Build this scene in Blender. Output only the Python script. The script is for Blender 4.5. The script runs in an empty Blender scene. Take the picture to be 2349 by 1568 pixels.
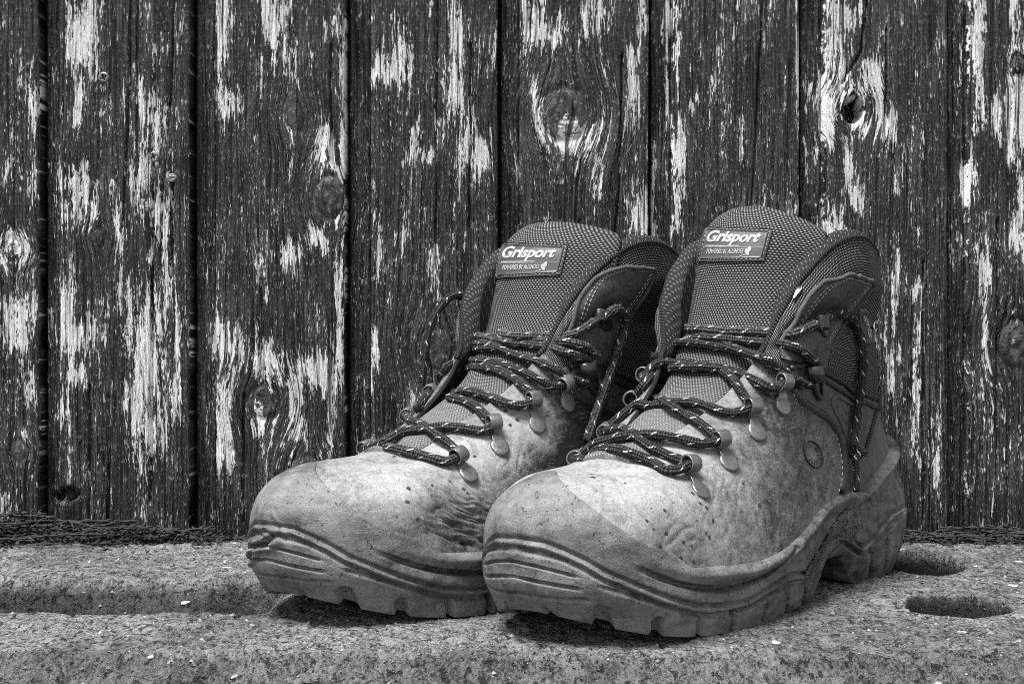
import bpy, math, random
import numpy as np
from mathutils import Vector
from mathutils.bvhtree import BVHTree

rng = np.random.default_rng(7)
random.seed(7)
scene = bpy.context.scene
col = scene.collection

# ------------------------------------------------------------------ camera
F, CX, CY = 3262.0, 1174.5, 784.0            # focal length / centre, in a 2349 px wide measuring frame
CAM = np.array([0.0, -0.886, 0.124])
cam_data = bpy.data.cameras.new('camera')
cam = bpy.data.objects.new('camera', cam_data)
col.objects.link(cam)
cam.location = CAM
cam.rotation_euler = (math.radians(90), 0, 0)
cam_data.lens = 50.0
cam_data.sensor_width = 36.0
cam_data.clip_start = 0.01
cam_data.clip_end = 100
cam_data.dof.use_dof = True
cam_data.dof.focus_distance = 0.66
cam_data.dof.aperture_fstop = 56.0
scene.camera = cam

# ------------------------------------------------------------------ light
SUN_EL, SUN_AZ = math.radians(66), math.radians(222)      # azimuth: 180 = from behind the camera, >180 = from its left
world = bpy.data.worlds.new('World')
scene.world = world
world.use_nodes = True
wn = world.node_tree.nodes
wl = world.node_tree.links
bg = wn['Background']
sky = wn.new('ShaderNodeTexSky')
sky.sky_type = 'NISHITA'
sky.sun_disc = False
sky.sun_elevation = SUN_EL
sky.sun_rotation = SUN_AZ
grey = wn.new('ShaderNodeRGBToBW')                        # black-and-white photograph
wl.new(sky.outputs[0], grey.inputs[0])
wl.new(grey.outputs[0], bg.inputs[0])
bg.inputs[1].default_value = 0.05
sd = bpy.data.lights.new('sun', 'SUN')
sun = bpy.data.objects.new('sun', sd)
col.objects.link(sun)
sd.energy = 1.5
sd.angle = math.radians(22)
sdir = Vector((math.sin(SUN_AZ) * math.cos(SUN_EL), math.cos(SUN_AZ) * math.cos(SUN_EL), math.sin(SUN_EL)))
sun.rotation_euler = sdir.to_track_quat('Z', 'Y').to_euler()
sun.location = sdir * 3
scene.view_settings.view_transform = 'Standard'
scene.view_settings.look = 'None'
scene.view_settings.gamma = 1.0
scene.view_settings.use_curve_mapping = False
scene.view_settings.exposure = 2.4
scene.cycles.use_denoising = False                        # the remaining grain reads as film grain
scene.cycles.pixel_filter_type = 'BLACKMAN_HARRIS'
scene.cycles.filter_width = 0.95

# ------------------------------------------------------------------ helpers
def ray(px, py):
    return np.array([(px - CX) / F, 1.0, -(py - CY) / F])

def project(P):
    d = P - CAM
    return np.stack([CX + F * d[..., 0] / d[..., 1], CY - F * d[..., 2] / d[..., 1]], -1)

def on_ground(px, py, z=0.0):
    r = ray(px, py)
    return CAM + r * ((z - CAM[2]) / r[2])

def smooth(a, b, x):
    t = np.clip((x - a) / (b - a), 0, 1)
    return t * t * (3 - 2 * t)

def tag(o, label=None, cat=None, group=None, kind=None):
    if label: o['label'] = label
    if cat: o['category'] = cat
    if group: o['group'] = group
    if kind: o['kind'] = kind
    return o

def empty(name, loc):
    o = bpy.data.objects.new(name, None)
    o.location = loc
    o.empty_display_size = 0.02
    col.objects.link(o)
    return o

def top_of(o):
    v = np.zeros(3)
    while o is not None:
        v = v + np.array(o.location)
        o = o.parent
    return v

def mk(name, V, Fc, mat, parent=None, uv=None, attrs=None, flat=False):
    """one mesh object from arrays; V in world metres"""
    V = np.asarray(V, dtype=np.float64).reshape(-1, 3)
    if parent is not None:
        V = V - top_of(parent)
    me = bpy.data.meshes.new(name)
    if isinstance(Fc, np.ndarray):
        n, k = Fc.shape
        flat_i = Fc.reshape(-1)
        starts = np.arange(n) * k
        tot = np.full(n, k)
    else:
        tot = np.array([len(f) for f in Fc])
        starts = np.concatenate([[0], np.cumsum(tot)[:-1]])
        flat_i = np.array([i for f in Fc for i in f])
        n = len(Fc)
    me.vertices.add(len(V))
    me.vertices.foreach_set('co', V.astype(np.float32).reshape(-1))
    me.loops.add(len(flat_i))
    me.loops.foreach_set('vertex_index', flat_i.astype(np.int32))
    me.polygons.add(n)
    me.polygons.foreach_set('loop_start', starts.astype(np.int32))
    me.polygons.foreach_set('loop_total', tot.astype(np.int32))
    me.update(calc_edges=True)
    me.validate()
    me.polygons.foreach_set('use_smooth', np.full(len(me.polygons), not flat))
    if uv is not None:
        lay = me.uv_layers.new(name='UVMap')
        li = np.zeros(len(me.loops), dtype=np.int32)
        me.loops.foreach_get('vertex_index', li)
        lay.data.foreach_set('uv', np.asarray(uv, dtype=np.float32)[li].reshape(-1))
    for k_, v_ in (attrs or {}).items():
        a_ = me.attributes.new(k_, 'FLOAT', 'POINT')
        a_.data.foreach_set('value', np.asarray(v_, dtype=np.float32).reshape(-1))
    me.materials.append(mat)
    o = bpy.data.objects.new(name, me)
    col.objects.link(o)
    if parent is not None:
        o.parent = parent
    return o

def grid_faces(n, m, wrap=False):
    i = np.arange(n if wrap else n - 1)
    j = np.arange(m - 1)
    I, J = np.meshgrid(i, j, indexing='ij')
    I2 = (I + 1) % n
    return np.stack([I * m + J, I2 * m + J, I2 * m + J + 1, I * m + J + 1], -1).reshape(-1, 4)

def compress(V, Fc, *arrs):
    used, inv = np.unique(Fc.reshape(-1), return_inverse=True)
    return (V[used], inv.reshape(Fc.shape)) + tuple(a[used] for a in arrs)

class Bag:
    """collects shapes that belong to ONE mesh"""
    def __init__(s): s.V = []; s.F = []; s.UV = []; s.n = 0
    def add(s, V, Fc, uv=None):
        V = np.asarray(V, float).reshape(-1, 3)
        s.V.append(V)
        s.UV.append(np.zeros((len(V), 2)) if uv is None else np.asarray(uv, float))
        for f in (Fc.tolist() if isinstance(Fc, np.ndarray) else Fc):
            s.F.append([i + s.n for i in f])
        s.n += len(V)
    def build(s, name, mat, parent=None, flat=False, attrs=None):
        return mk(name, np.concatenate(s.V), s.F, mat, parent, uv=np.concatenate(s.UV), flat=flat, attrs=attrs)

def spline_matrix(n, periodic):
    """second derivatives of a uniform cubic spline: M = A @ y"""
    A = np.zeros((n, n)); B = np.zeros((n, n))
    for i in range(n):
        if periodic:
            A[i, i] = 4; A[i, (i - 1) % n] += 1; A[i, (i + 1) % n] += 1
            B[i, i] = -12; B[i, (i - 1) % n] += 6; B[i, (i + 1) % n] += 6
        elif i in (0, n - 1):
            A[i, i] = 1
        else:
            A[i, i] = 4; A[i, i - 1] = 1; A[i, i + 1] = 1
            B[i, i] = -12; B[i, i - 1] = 6; B[i, i + 1] = 6
    return np.linalg.solve(A, B)

def spline_eval(Y, t, periodic=False):
    """Y (n, ...) values at integer knots, t (k,) -> (k, ...)"""
    Y = np.asarray(Y, float)
    n = len(Y)
    M = np.tensordot(spline_matrix(n, periodic), Y, 1)
    t = np.asarray(t, float)
    if periodic:
        i0 = np.floor(t).astype(int) % n; i1 = (i0 + 1) % n
        f = t - np.floor(t)
    else:
        i0 = np.clip(np.floor(t).astype(int), 0, n - 2); i1 = i0 + 1
        f = t - i0
    f = f.reshape((-1,) + (1,) * (Y.ndim - 1))
    g = 1 - f
    return g * Y[i0] + f * Y[i1] + ((g ** 3 - g) * M[i0] + (f ** 3 - f) * M[i1]) / 6

def resample(P, step):
    P = np.asarray(P, float)
    if len(P) == 2:
        k = max(2, int(np.linalg.norm(P[1] - P[0]) / step))
        return P[0] + np.linspace(0, 1, k)[:, None] * (P[1] - P[0])
    d = np.concatenate([[0], np.cumsum(np.linalg.norm(np.diff(P, axis=0), axis=1))])
    fine = spline_eval(P, np.linspace(0, len(P) - 1, 40 * len(P)))
    d = np.concatenate([[0], np.cumsum(np.linalg.norm(np.diff(fine, axis=0), axis=1))])
    k = max(3, int(d[-1] / step))
    q = np.linspace(0, d[-1], k)
    return np.stack([np.interp(q, d, fine[:, a]) for a in range(fine.shape[1])], -1)

def tube(P, r, seg=10, cap=True, flat=1.0, up=None):
    """tube along P (metres); returns V, faces, uv(mm along, turn)"""
    P = np.asarray(P, float)
    n = len(P)
    r = np.broadcast_to(np.asarray(r, float), (n,))
    T = np.gradient(P, axis=0)
    T /= np.linalg.norm(T, axis=1)[:, None] + 1e-12
    N = np.zeros((n, 3))
    a = np.array([0, 0, 1.0]) if up is None else np.asarray(up, float)
    if abs(T[0] @ a) > 0.9 and up is None: a = np.array([1.0, 0, 0])
    N[0] = a - (a @ T[0]) * T[0]; N[0] /= np.linalg.norm(N[0])
    for i in range(1, n):
        N[i] = N[i - 1] - (N[i - 1] @ T[i]) * T[i]
        N[i] /= np.linalg.norm(N[i]) + 1e-12
    Bn = np.cross(T, N)
    an = np.linspace(0, 2 * np.pi, seg, endpoint=False)
    V = P[:, None] + r[:, None, None] * (np.cos(an)[None, :, None] * N[:, None] * flat + np.sin(an)[None, :, None] * Bn[:, None])
    L = np.concatenate([[0], np.cumsum(np.linalg.norm(np.diff(P, axis=0), axis=1))]) * 1000
    uv = np.stack(np.broadcast_arrays(L[:, None], (an / (2 * np.pi))[None]), -1).reshape(-1, 2)
    i, j = np.meshgrid(np.arange(n - 1), np.arange(seg), indexing='ij')
    j2 = (j + 1) % seg
    Fc = np.stack([i * seg + j, i * seg + j2, (i + 1) * seg + j2, (i + 1) * seg + j], -1).reshape(-1, 4).tolist()
    if cap:
        Fc.append(list(range(seg))[::-1])
        Fc.append([(n - 1) * seg + k for k in range(seg)])
    return V.reshape(-1, 3), Fc, uv

_tab = rng.random((256, 256))
def vnoise(x, y, seed=0):
    x = np.asarray(x, float) + seed * 17.31; y = np.asarray(y, float) + seed * 9.77
    xi = np.floor(x).astype(int); yi = np.floor(y).astype(int)
    fx = x - xi; fy = y - yi
    fx = fx * fx * (3 - 2 * fx); fy = fy * fy * (3 - 2 * fy)
    a = _tab[xi % 256, yi % 256]; b = _tab[(xi + 1) % 256, yi % 256]
    c = _tab[xi % 256, (yi + 1) % 256]; d = _tab[(xi + 1) % 256, (yi + 1) % 256]
    return (a * (1 - fx) + b * fx) * (1 - fy) + (c * (1 - fx) + d * fx) * fy
def fbm(x, y, seed=0, oct=4):
    s = 0; amp = 1; tot = 0
    for o in range(oct):
        s = s + amp * (vnoise(x * 2 ** o, y * 2 ** o, seed + o * 3) - .5); tot += amp; amp *= .5
    return s / tot * 2

# ------------------------------------------------------------------ materials
class Mat:
    def __init__(s, name, rough=0.7, spec=0.4, metal=0.0):
        s.m = bpy.data.materials.new(name); s.m.use_nodes = True
        s.nt = s.m.node_tree; s.N = s.nt.nodes; s.L = s.nt.links
        s.b = s.N['Principled BSDF']
        s.b.inputs['Roughness'].default_value = rough
        s.b.inputs['Specular IOR Level'].default_value = spec
        s.b.inputs['Metallic'].default_value = metal
    def put(s, sock, v):
        if hasattr(v, 'is_linked') or hasattr(v, 'node'): s.L.new(v, sock)
        else: sock.default_value = v
    def math(s, op, a, b=0.5, c=0.0, clamp=False):
        n = s.N.new('ShaderNodeMath'); n.operation = op; n.use_clamp = clamp
        s.put(n.inputs[0], a); s.put(n.inputs[1], b); s.put(n.inputs[2], c)
        return n.outputs[0]
    def attr(s, name):
        n = s.N.new('ShaderNodeAttribute'); n.attribute_name = name
        return n.outputs['Fac']
    def uv(s):
        return s.N.new('ShaderNodeUVMap').outputs[0]
    def obj(s):
        return s.N.new('ShaderNodeTexCoord').outputs['Object']
    def scale(s, v, sc, loc=(0, 0, 0)):
        n = s.N.new('ShaderNodeMapping'); s.L.new(v, n.inputs[0])
        n.inputs['Scale'].default_value = sc; n.inputs['Location'].default_value = loc
        return n.outputs[0]
    def sep(s, v):
        n = s.N.new('ShaderNodeSeparateXYZ'); s.L.new(v, n.inputs[0]); return n.outputs
    def comb(s, x, y, z=0.0):
        n = s.N.new('ShaderNodeCombineXYZ'); s.put(n.inputs[0], x); s.put(n.inputs[1], y); s.put(n.inputs[2], z); return n.outputs[0]
    def noise(s, v, scale=1, detail=4, rough=.55, dist=0.0):
        n = s.N.new('ShaderNodeTexNoise'); s.L.new(v, n.inputs['Vector'])
        n.inputs['Scale'].default_value = scale; n.inputs['Detail'].default_value = detail
        n.inputs['Roughness'].default_value = rough; n.inputs['Distortion'].default_value = dist
        return n.outputs['Fac']
    def voro(s, v, scale=1, feat='F1', rand=1.0):
        n = s.N.new('ShaderNodeTexVoronoi'); s.L.new(v, n.inputs['Vector']); n.feature = feat
        n.inputs['Scale'].default_value = scale; n.inputs['Randomness'].default_value = rand
        return n.outputs['Distance']
    def ramp(s, f, lo, hi, a=0.0, b=1.0, kind='SMOOTHSTEP'):
        n = s.N.new('ShaderNodeMapRange'); n.interpolation_type = kind
        s.put(n.inputs['Value'], f); s.put(n.inputs['From Min'], lo); s.put(n.inputs['From Max'], hi)
        s.put(n.inputs['To Min'], a); s.put(n.inputs['To Max'], b)
        return n.outputs[0]
    def mix(s, f, a, b):
        n = s.N.new('ShaderNodeMix'); n.data_type = 'FLOAT'
        s.put(n.inputs[0], f); s.put(n.inputs[2], a); s.put(n.inputs[3], b)
        return n.outputs[0]
    def bump(s, h, dist=0.001, strength=1.0):
        n = s.N.new('ShaderNodeBump'); s.L.new(h, n.inputs['Height'])
        n.inputs['Distance'].default_value = dist; n.inputs['Strength'].default_value = strength
        s.L.new(n.outputs[0], s.b.inputs['Normal'])
    def colour(s, v):
        if isinstance(v, (int, float)): s.b.inputs['Base Color'].default_value = (v, v, v, 1)
        else: s.L.new(v, s.b.inputs['Base Color'])
    def roughness(s, v): s.put(s.b.inputs['Roughness'], v)

def mat_planks():
    m = Mat('flaking painted wood', .5, .35)
    u = m.uv()                                   # mm / 100, x follows the grain
    bare = m.attr('bare'); knot = m.attr('knot')
    streak = m.noise(m.scale(u, (34, 3.0, 1)), 1, 5, .62, .3)
    fine = m.noise(m.scale(u, (105, 15, 1)), 1, 4, .65)
    salt = m.noise(m.scale(u, (150, 26, 1)), 1, 3, .6)
    blot = m.noise(m.scale(u, (6, 2.2, 1)), 1, 3, .5)
    f = m.math('ADD', m.math('MULTIPLY', streak, .42), m.math('MULTIPLY', fine, .34))
    f = m.math('ADD', f, m.math('MULTIPLY', salt, .24))
    f = m.math('ADD', f, m.math('MULTIPLY', m.math('SUBTRACT', blot, .5), .26))
    f = m.math('ADD', f, m.math('MULTIPLY', bare, .138))
    f = m.math('SUBTRACT', f, m.math('MULTIPLY', knot, .06))
    mask = m.ramp(f, .563, .592)
    grain = m.noise(m.scale(u, (75, 2.4, 1), (3, 0, 0)), 1, 5, .7)
    crack = m.ramp(m.noise(m.scale(u, (46, .8, 1), (9, 2, 0)), 1, 3, .5, .15), .60, .66)
    fibre = m.noise(m.scale(u, (95, 2.2, 1), (1, 4, 0)), 1, 5, .7, .1)
    base_p = m.math('MULTIPLY', m.ramp(fibre, .40, .66, .004, .085), m.ramp(blot, .3, .7, .55, 1.3, 'LINEAR'))
    paint = m.mix(m.math('MULTIPLY', m.ramp(salt, .60, .67), m.ramp(blot, .35, .62, .25, 1.0)), base_p, .42)
    paint = m.mix(m.ramp(fine, .61, .67), paint, .42)
    wood = m.mix(m.ramp(grain, .3, .56), .20, .80)
    c = m.mix(mask, paint, wood)
    c = m.mix(m.math('MULTIPLY', knot, m.ramp(m.noise(m.scale(u, (60, 60, 1)), 1, 4, .6), .38, .6)), c, .05)
    c = m.mix(m.math('MULTIPLY', crack, .9), c, .008)
    c = m.mix(m.attr('foot_dark'), c, m.math('MULTIPLY', c, .4))
    m.colour(c)
    m.roughness(m.mix(mask, .42, .85))
    h = m.math('ADD', m.math('MULTIPLY', grain, .5), m.math('MULTIPLY', fine, .7))
    h = m.math('ADD', h, m.math('MULTIPLY', salt, .35))
    h = m.math('ADD', h, m.math('MULTIPLY', fibre, 1.0))
    h = m.math('SUBTRACT', h, m.math('MULTIPLY', mask, .45))
    h = m.math('SUBTRACT', h, m.math('MULTIPLY', crack, 1.2))
    m.bump(h, .0019, 1.0)
    return m.m

def mat_ground():
    m = Mat('weathered slab', .85, .25)
    o = m.obj()
    rough = m.attr('rough'); moss = m.attr('moss')
    big = m.noise(o, 9, 5, .55)
    mid = m.noise(m.scale(o, (110, 70, 90)), 1, 5, .68)
    fine = m.noise(m.scale(o, (780, 400, 600)), 1, 4, .78)
    pit = m.ramp(m.noise(m.scale(o, (300, 170, 300), (5, 1, 2)), 1, 4, .65), .565, .64)
    fib = m.noise(m.scale(o, (90, 420, 400)), 1, 3, .6, 1.2)
    c = m.mix(m.ramp(fine, .36, .64), .05, .31)
    c = m.mix(m.math('MULTIPLY', m.ramp(mid, .47, .62), .5), c, .40)
    c = m.mix(m.math('MULTIPLY', m.ramp(big, .44, .58), .6), c, m.math('MULTIPLY', c, .5))
    c = m.mix(m.math('MULTIPLY', pit, .85), c, .025)
    c = m.mix(m.math('MULTIPLY', m.ramp(fib, .60, .68), .6), c, .06)
    chip = m.ramp(m.voro(m.scale(o, (120, 160, 140)), 1), .10, .05)
    keep = m.ramp(m.noise(m.scale(o, (50, 50, 50), (8, 3, 1)), 1, 2), .56, .62)
    c = m.mix(m.math('MULTIPLY', chip, keep), c, .62)
    c = m.mix(m.math('MULTIPLY', rough, .75), c, m.math('MULTIPLY', c, .50))
    crk = m.ramp(m.noise(m.scale(o, (46, 60, 50), (3, 9, 1)), 1, 6, .62, 1.6), .492, .506)
    crk = m.math('MULTIPLY', crk, m.ramp(m.noise(m.scale(o, (46, 60, 50), (3, 9, 1)), 1, 6, .62, 1.6), .52, .506))
    c = m.mix(m.math('MULTIPLY', crk, m.ramp(big, .45, .58)), c, .03)
    c = m.mix(m.attr('wet_shade'), c, m.math('MULTIPLY', c, .16))  # wet face of the gap, with its shade painted into the colour
    c = m.mix(moss, c, m.mix(fine, .004, .03))
    m.colour(c)
    wet_shade = m.ramp(fine, .3, .7, .28, .8)
    m.roughness(m.mix(m.attr('wet_shade'), m.mix(m.math('MULTIPLY', rough, .6), m.ramp(mid, .3, .7, .6, .9), wet_shade), .30))
    h = m.math('ADD', fine, m.math('MULTIPLY', mid, 1.4))
    h = m.math('SUBTRACT', h, m.math('MULTIPLY', pit, 1.1))
    h = m.math('SUBTRACT', h, m.math('MULTIPLY', m.ramp(fib, .60, .68), .5))
    m.bump(h, .0024, 1.0)
    return m.m

def mat_rubber():
    m = Mat('dusty sole rubber', .62, .35)
    o = m.obj()
    dust = m.attr('dust')
    big = m.noise(o, 26, 5, .6)
    mid = m.noise(m.scale(o, (160, 160, 160)), 1, 5, .6)
    fine = m.noise(o, 1500, 3, .6)
    smear = m.noise(m.scale(o, (60, 60, 260), (2, 1, 0)), 1, 4, .6, .4)
    f = m.math('ADD', m.math('MULTIPLY', big, .45), m.math('MULTIPLY', mid, .3))
    f = m.math('ADD', f, m.math('MULTIPLY', smear, .25))
    f = m.math('ADD', f, m.math('MULTIPLY', m.math('SUBTRACT', dust, .5), .10))
    c = m.ramp(f, .40, .62, .026, .185, 'LINEAR')
    c = m.math('MULTIPLY', c, m.ramp(fine, .25, .75, .62, 1.38, 'LINEAR'))
    scuff = m.ramp(m.noise(m.scale(o, (90, 420, 700), (6, 1, 3)), 1, 4, .6, 1.0), .60, .68)
    c = m.mix(m.math('MULTIPLY', scuff, .5), c, .26)
    nick = m.ramp(m.noise(m.scale(o, (500, 160, 420), (2, 8, 3)), 1, 3, .6, .8), .64, .70)
    c = m.mix(m.math('MULTIPLY', nick, .7), c, .02)
    spot = m.ramp(m.voro(m.scale(o, (190, 190, 190)), 1), .09, .05)
    keep = m.ramp(m.noise(m.scale(o, (60, 60, 60), (4, 3, 1)), 1, 2), .60, .66)
    c = m.mix(m.math('MULTIPLY', spot, keep), c, .05)
    m.colour(c)
    m.roughness(m.ramp(big, .35, .65, .38, .72))
    m.bump(m.math('SUBTRACT', m.math('ADD', m.math('MULTIPLY', mid, .9), m.math('MULTIPLY', fine, .4)), m.math('MULTIPLY', nick, .8)), .0007, .9)
    return m.m

def mat_leather(name, lo, hi, spots=True):
    m = Mat(name, .55, .4)
    o = m.obj()
    wear = m.attr('wear')
    big = m.noise(o, 62, 6, .66)
    mid = m.noise(o, 260, 5, .68)
    fine = m.noise(o, 950, 4, .7)
    cr = m.voro(m.scale(o, (900, 900, 900)), 1, 'DISTANCE_TO_EDGE')
    scr = m.ramp(m.noise(m.scale(o, (140, 140, 900), (1, 5, 2)), 1, 3, .5, .5), .60, .68)
    f = m.math('ADD', m.math('MULTIPLY', big, .46), m.math('MULTIPLY', mid, .42))
    f = m.math('ADD', f, m.math('MULTIPLY', fine, .30))
    f = m.math('SUBTRACT', f, .09)
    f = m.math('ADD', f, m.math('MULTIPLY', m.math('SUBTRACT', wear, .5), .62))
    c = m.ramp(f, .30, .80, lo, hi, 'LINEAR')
    c = m.math('MULTIPLY', c, m.ramp(fine, .3, .7, .84, 1.16, 'LINEAR'))
    c = m.mix(m.math('MULTIPLY', scr, .25), c, hi)
    stain = m.ramp(m.noise(m.scale(o, (95, 95, 95), (2, 6, 1)), 1, 5, .6, .6), .56, .63)
    c = m.mix(m.math('MULTIPLY', stain, .42), c, m.math('MULTIPLY', c, .35))
    dk = m.ramp(m.noise(m.scale(o, (700, 160, 260), (7, 2, 5)), 1, 4, .65, 1.5), .60, .68)
    c = m.mix(m.math('MULTIPLY', dk, .55), c, lo)
    if spots:
        d = m.voro(m.scale(o, (145, 145, 145), (3, 1, 4)), 1)
        d = m.math('ADD', d, m.math('MULTIPLY', m.math('SUBTRACT', mid, .5), .35))
        keep = m.ramp(m.noise(m.scale(o, (45, 45, 45), (4, 7, 1)), 1, 2), .43, .50)
        c = m.mix(m.math('MULTIPLY', m.ramp(d, .17, .12), keep), c, .03)
    m.colour(c)
    m.roughness(m.ramp(f, .3, .75, .42, .8))
    h = m.math('ADD', m.math('MULTIPLY', fine, .6), m.math('MULTIPLY', mid, .7))
    h = m.math('ADD', h, m.math('MULTIPLY', m.ramp(cr, 0, .12), .15))
    m.bump(h, .00042, .75)
    return m.m

def mat_weave(name, pu=1.65, pv=1.35, lo=.008, hi=.32):
    m = Mat(name, .75, .25)
    x, y, _ = m.sep(m.uv())                       # mm
    jit = m.noise(m.scale(m.uv(), (.12, .12, 1)), 1, 2)
    y = m.math('ADD', y, m.math('MULTIPLY', jit, 1.2))
    row = m.math('DIVIDE', y, pv)
    odd = m.math('MULTIPLY', m.math('MODULO', m.math('FLOOR', row), 2.0), .5)
    fy = m.math('SUBTRACT', m.math('FRACT', row), .5)
    cx = m.math('ADD', m.math('DIVIDE', x, pu), odd)
    cx = m.math('ADD', cx, m.math('MULTIPLY', fy, .25))
    fx = m.math('SUBTRACT', m.math('FRACT', cx), .5)
    d = m.math('SQRT', m.math('ADD', m.math('MULTIPLY', m.math('MULTIPLY', fx, fx), 1.3), m.math('MULTIPLY', m.math('MULTIPLY', fy, fy), 2.0)))
    dot = m.ramp(d, .50, .26)
    n = m.noise(m.scale(m.uv(), (.9, .9, 1)), 1, 3, .6)
    dust = m.attr('wear')
    c = m.mix(dot, lo, m.math('MULTIPLY', m.ramp(n, .3, .7, .45, 1.25, 'LINEAR'), hi))
    sp = m.noise(m.scale(m.uv(), (2.6, 2.6, 1)), 1, 3, .7)
    c = m.mix(m.math('MULTIPLY', dust, m.ramp(sp, .35, .68, .15, .9)), c, .27)
    m.colour(c)
    m.bump(m.math('ADD', dot, m.math('MULTIPLY', sp, .3)), .0007, 1.0)
    return m.m

def mat_lace():
    m = Mat('braided lace cord', .85, .2)
    x, y, _ = m.sep(m.uv())                       # mm along, turn
    a = m.math('MULTIPLY', y, 8.0)
    d1 = m.math('SINE', m.math('MULTIPLY', m.math('ADD', m.math('DIVIDE', x, 1.25), a), math.pi))
    d2 = m.math('SINE', m.math('MULTIPLY', m.math('SUBTRACT', m.math('DIVIDE', x, 1.25), a), math.pi))
    br = m.math('MULTIPLY', d1, d2)
    cell = m.math('FRACT', m.math('ADD', m.math('DIVIDE', x, 9.5), m.math('MULTIPLY', y, 2.0)))
    tw = m.math('FRACT', m.math('ADD', m.math('MULTIPLY', y, 4.0), m.math('DIVIDE', x, 30.0)))
    fl = m.math('MULTIPLY', m.ramp(cell, .13, .10), m.ramp(m.math('ABSOLUTE', m.math('SUBTRACT', tw, .5)), .24, .18))
    dash = m.math('FRACT', m.math('ADD', m.math('DIVIDE', x, 1.6), m.math('MULTIPLY', y, 3.0)))
    n = m.noise(m.scale(m.uv(), (.9, 9, 1)), 1, 4, .7)
    base = m.mix(m.ramp(br, -.3, .9), .006, m.mix(n, .02, .085))
    base = m.mix(m.math('MULTIPLY', m.attr('wear'), m.ramp(n, .4, .7)), base, .16)
    c = m.mix(m.math('MULTIPLY', fl, m.ramp(dash, .12, .22)), base, .75)
    m.colour(c)
    m.bump(br, .0005, 1.0)
    return m.m

def mat_binding():
    m = Mat('black knitted binding', .95, .1)
    x, y, _ = m.sep(m.uv())
    w = m.math('SINE', m.math('MULTIPLY', m.math('ADD', m.math('DIVIDE', x, 1.7), m.math('MULTIPLY', y, 2.0)), 2 * math.pi))
    n = m.noise(m.scale(m.uv(), (1.6, 9, 1)), 1, 4, .7)
    h = m.math('ADD', m.math('MULTIPLY', w, .5), m.math('MULTIPLY', n, 1.2))
    m.colour(m.ramp(h, .1, 1.2, .006, .085, 'LINEAR'))
    m.bump(h, .0007, 1.0)
    return m.m

def mat_plain(name, c, rough=.6, spec=.4, metal=0.0, var=.35, scale=500, bump=.0003):
    m = Mat(name, rough, spec, metal)
    o = m.obj()
    n = m.noise(o, scale, 4, .6); n2 = m.noise(o, scale * .12, 3, .6)
    f = m.math('ADD', m.math('MULTIPLY', n, .6), m.math('MULTIPLY', n2, .4))
    m.colour(m.ramp(f, .3, .7, c * (1 - var), c * (1 + var), 'LINEAR'))
    m.roughness(m.ramp(n2, .3, .7, max(.1, rough - .12), min(1, rough + .12)))
    if bump: m.bump(n, bump, .8)
    return m.m

def mat_lining():
    m = Mat('ribbed dark lining', .95, .1)
    x, y, _ = m.sep(m.uv())
    s = m.math('FRACT', m.math('ADD', m.math('DIVIDE', x, 3.4), m.math('DIVIDE', y, 5.0)))
    t = m.math('FRACT', m.math('ADD', m.math('DIVIDE', y, 4.2), m.math('MULTIPLY', m.math('FLOOR', m.math('ADD', m.math('DIVIDE', x, 3.4), m.math('DIVIDE', y, 5.0))), .5)))
    n = m.noise(m.scale(m.uv(), (3, 3, 1)), 1, 3, .7)
    dash = m.math('MULTIPLY', m.ramp(m.math('ABSOLUTE', m.math('SUBTRACT', s, .5)), .11, .05), m.ramp(t, .42, .5, 1, 0))
    c = m.mix(dash, m.mix(n, .008, .05), .28)
    m.colour(c)
    m.bump(m.math('ADD', n, dash), .0006, .8)
    return m.m

M = dict(
    plank=mat_planks(), ground=mat_ground(), rubber=mat_rubber(),
    vamp=mat_leather('worn nubuck leather', .020, .37), dark=mat_leather('dark smooth leather', .014, .16, False),
    weave=mat_weave('coarse woven nylon'), lace=mat_lace(), lining=mat_lining(),
    metal=mat_plain('worn grey hook metal', .19, .42, .5, .75, .35, 700, .0003),
    black=mat_plain('black painted hook metal', .03, .32, .5, .3, .5, 600, .0002),
    piping=mat_plain('black piping', .022, .5, .4, 0, .5, 700, .0004),
    binding=mat_binding(),
    label=mat_plain('dark label rubber', .075, .38, .5, 0, .25, 500, .0001),
    labeltrim=mat_plain('label border', .028, .6, .4, 0, .4, 900, .0004),
    spot=mat_plain('dried white paint', .7, .6, .3, 0, .15, 500, .0003),
    suede=mat_plain('raw suede edge', .085, .95, .1, 0, .6, 1500, .0008),
    white=mat_plain('white print', .44, .6, .3, 0, .40, 700, 0),
    thread=mat_plain('grey stitching thread', .42, .9, .2, 0, .4, 2000, .0003),
    screw=mat_plain('dull screw steel', .16, .5, .5, .5, .4, 900, .0004),
    chip=mat_plain('pale stone chip', .40, .6, .4, 0, .22, 300, .0006),
    pebble=mat_plain('grey pebble', .27, .7, .3, 0, .3, 220, .0008),
    litter=mat_plain('dead conifer litter', .030, .75, .3, 0, .7, 300, .0004),
    moss=mat_plain('dark moss', .028, .9, .2, 0, .6, 400, .0004),
    fuzz=mat_plain('frayed fibre', .16, .95, .1, 0, .5, 900, 0),
)

# ------------------------------------------------------------------ board wall
YW = 0.012
DW = YW - CAM[1]
def wx(px): return (px - CX) / F * DW
def wz(py): return CAM[2] - (py - CY) / F * DW

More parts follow.
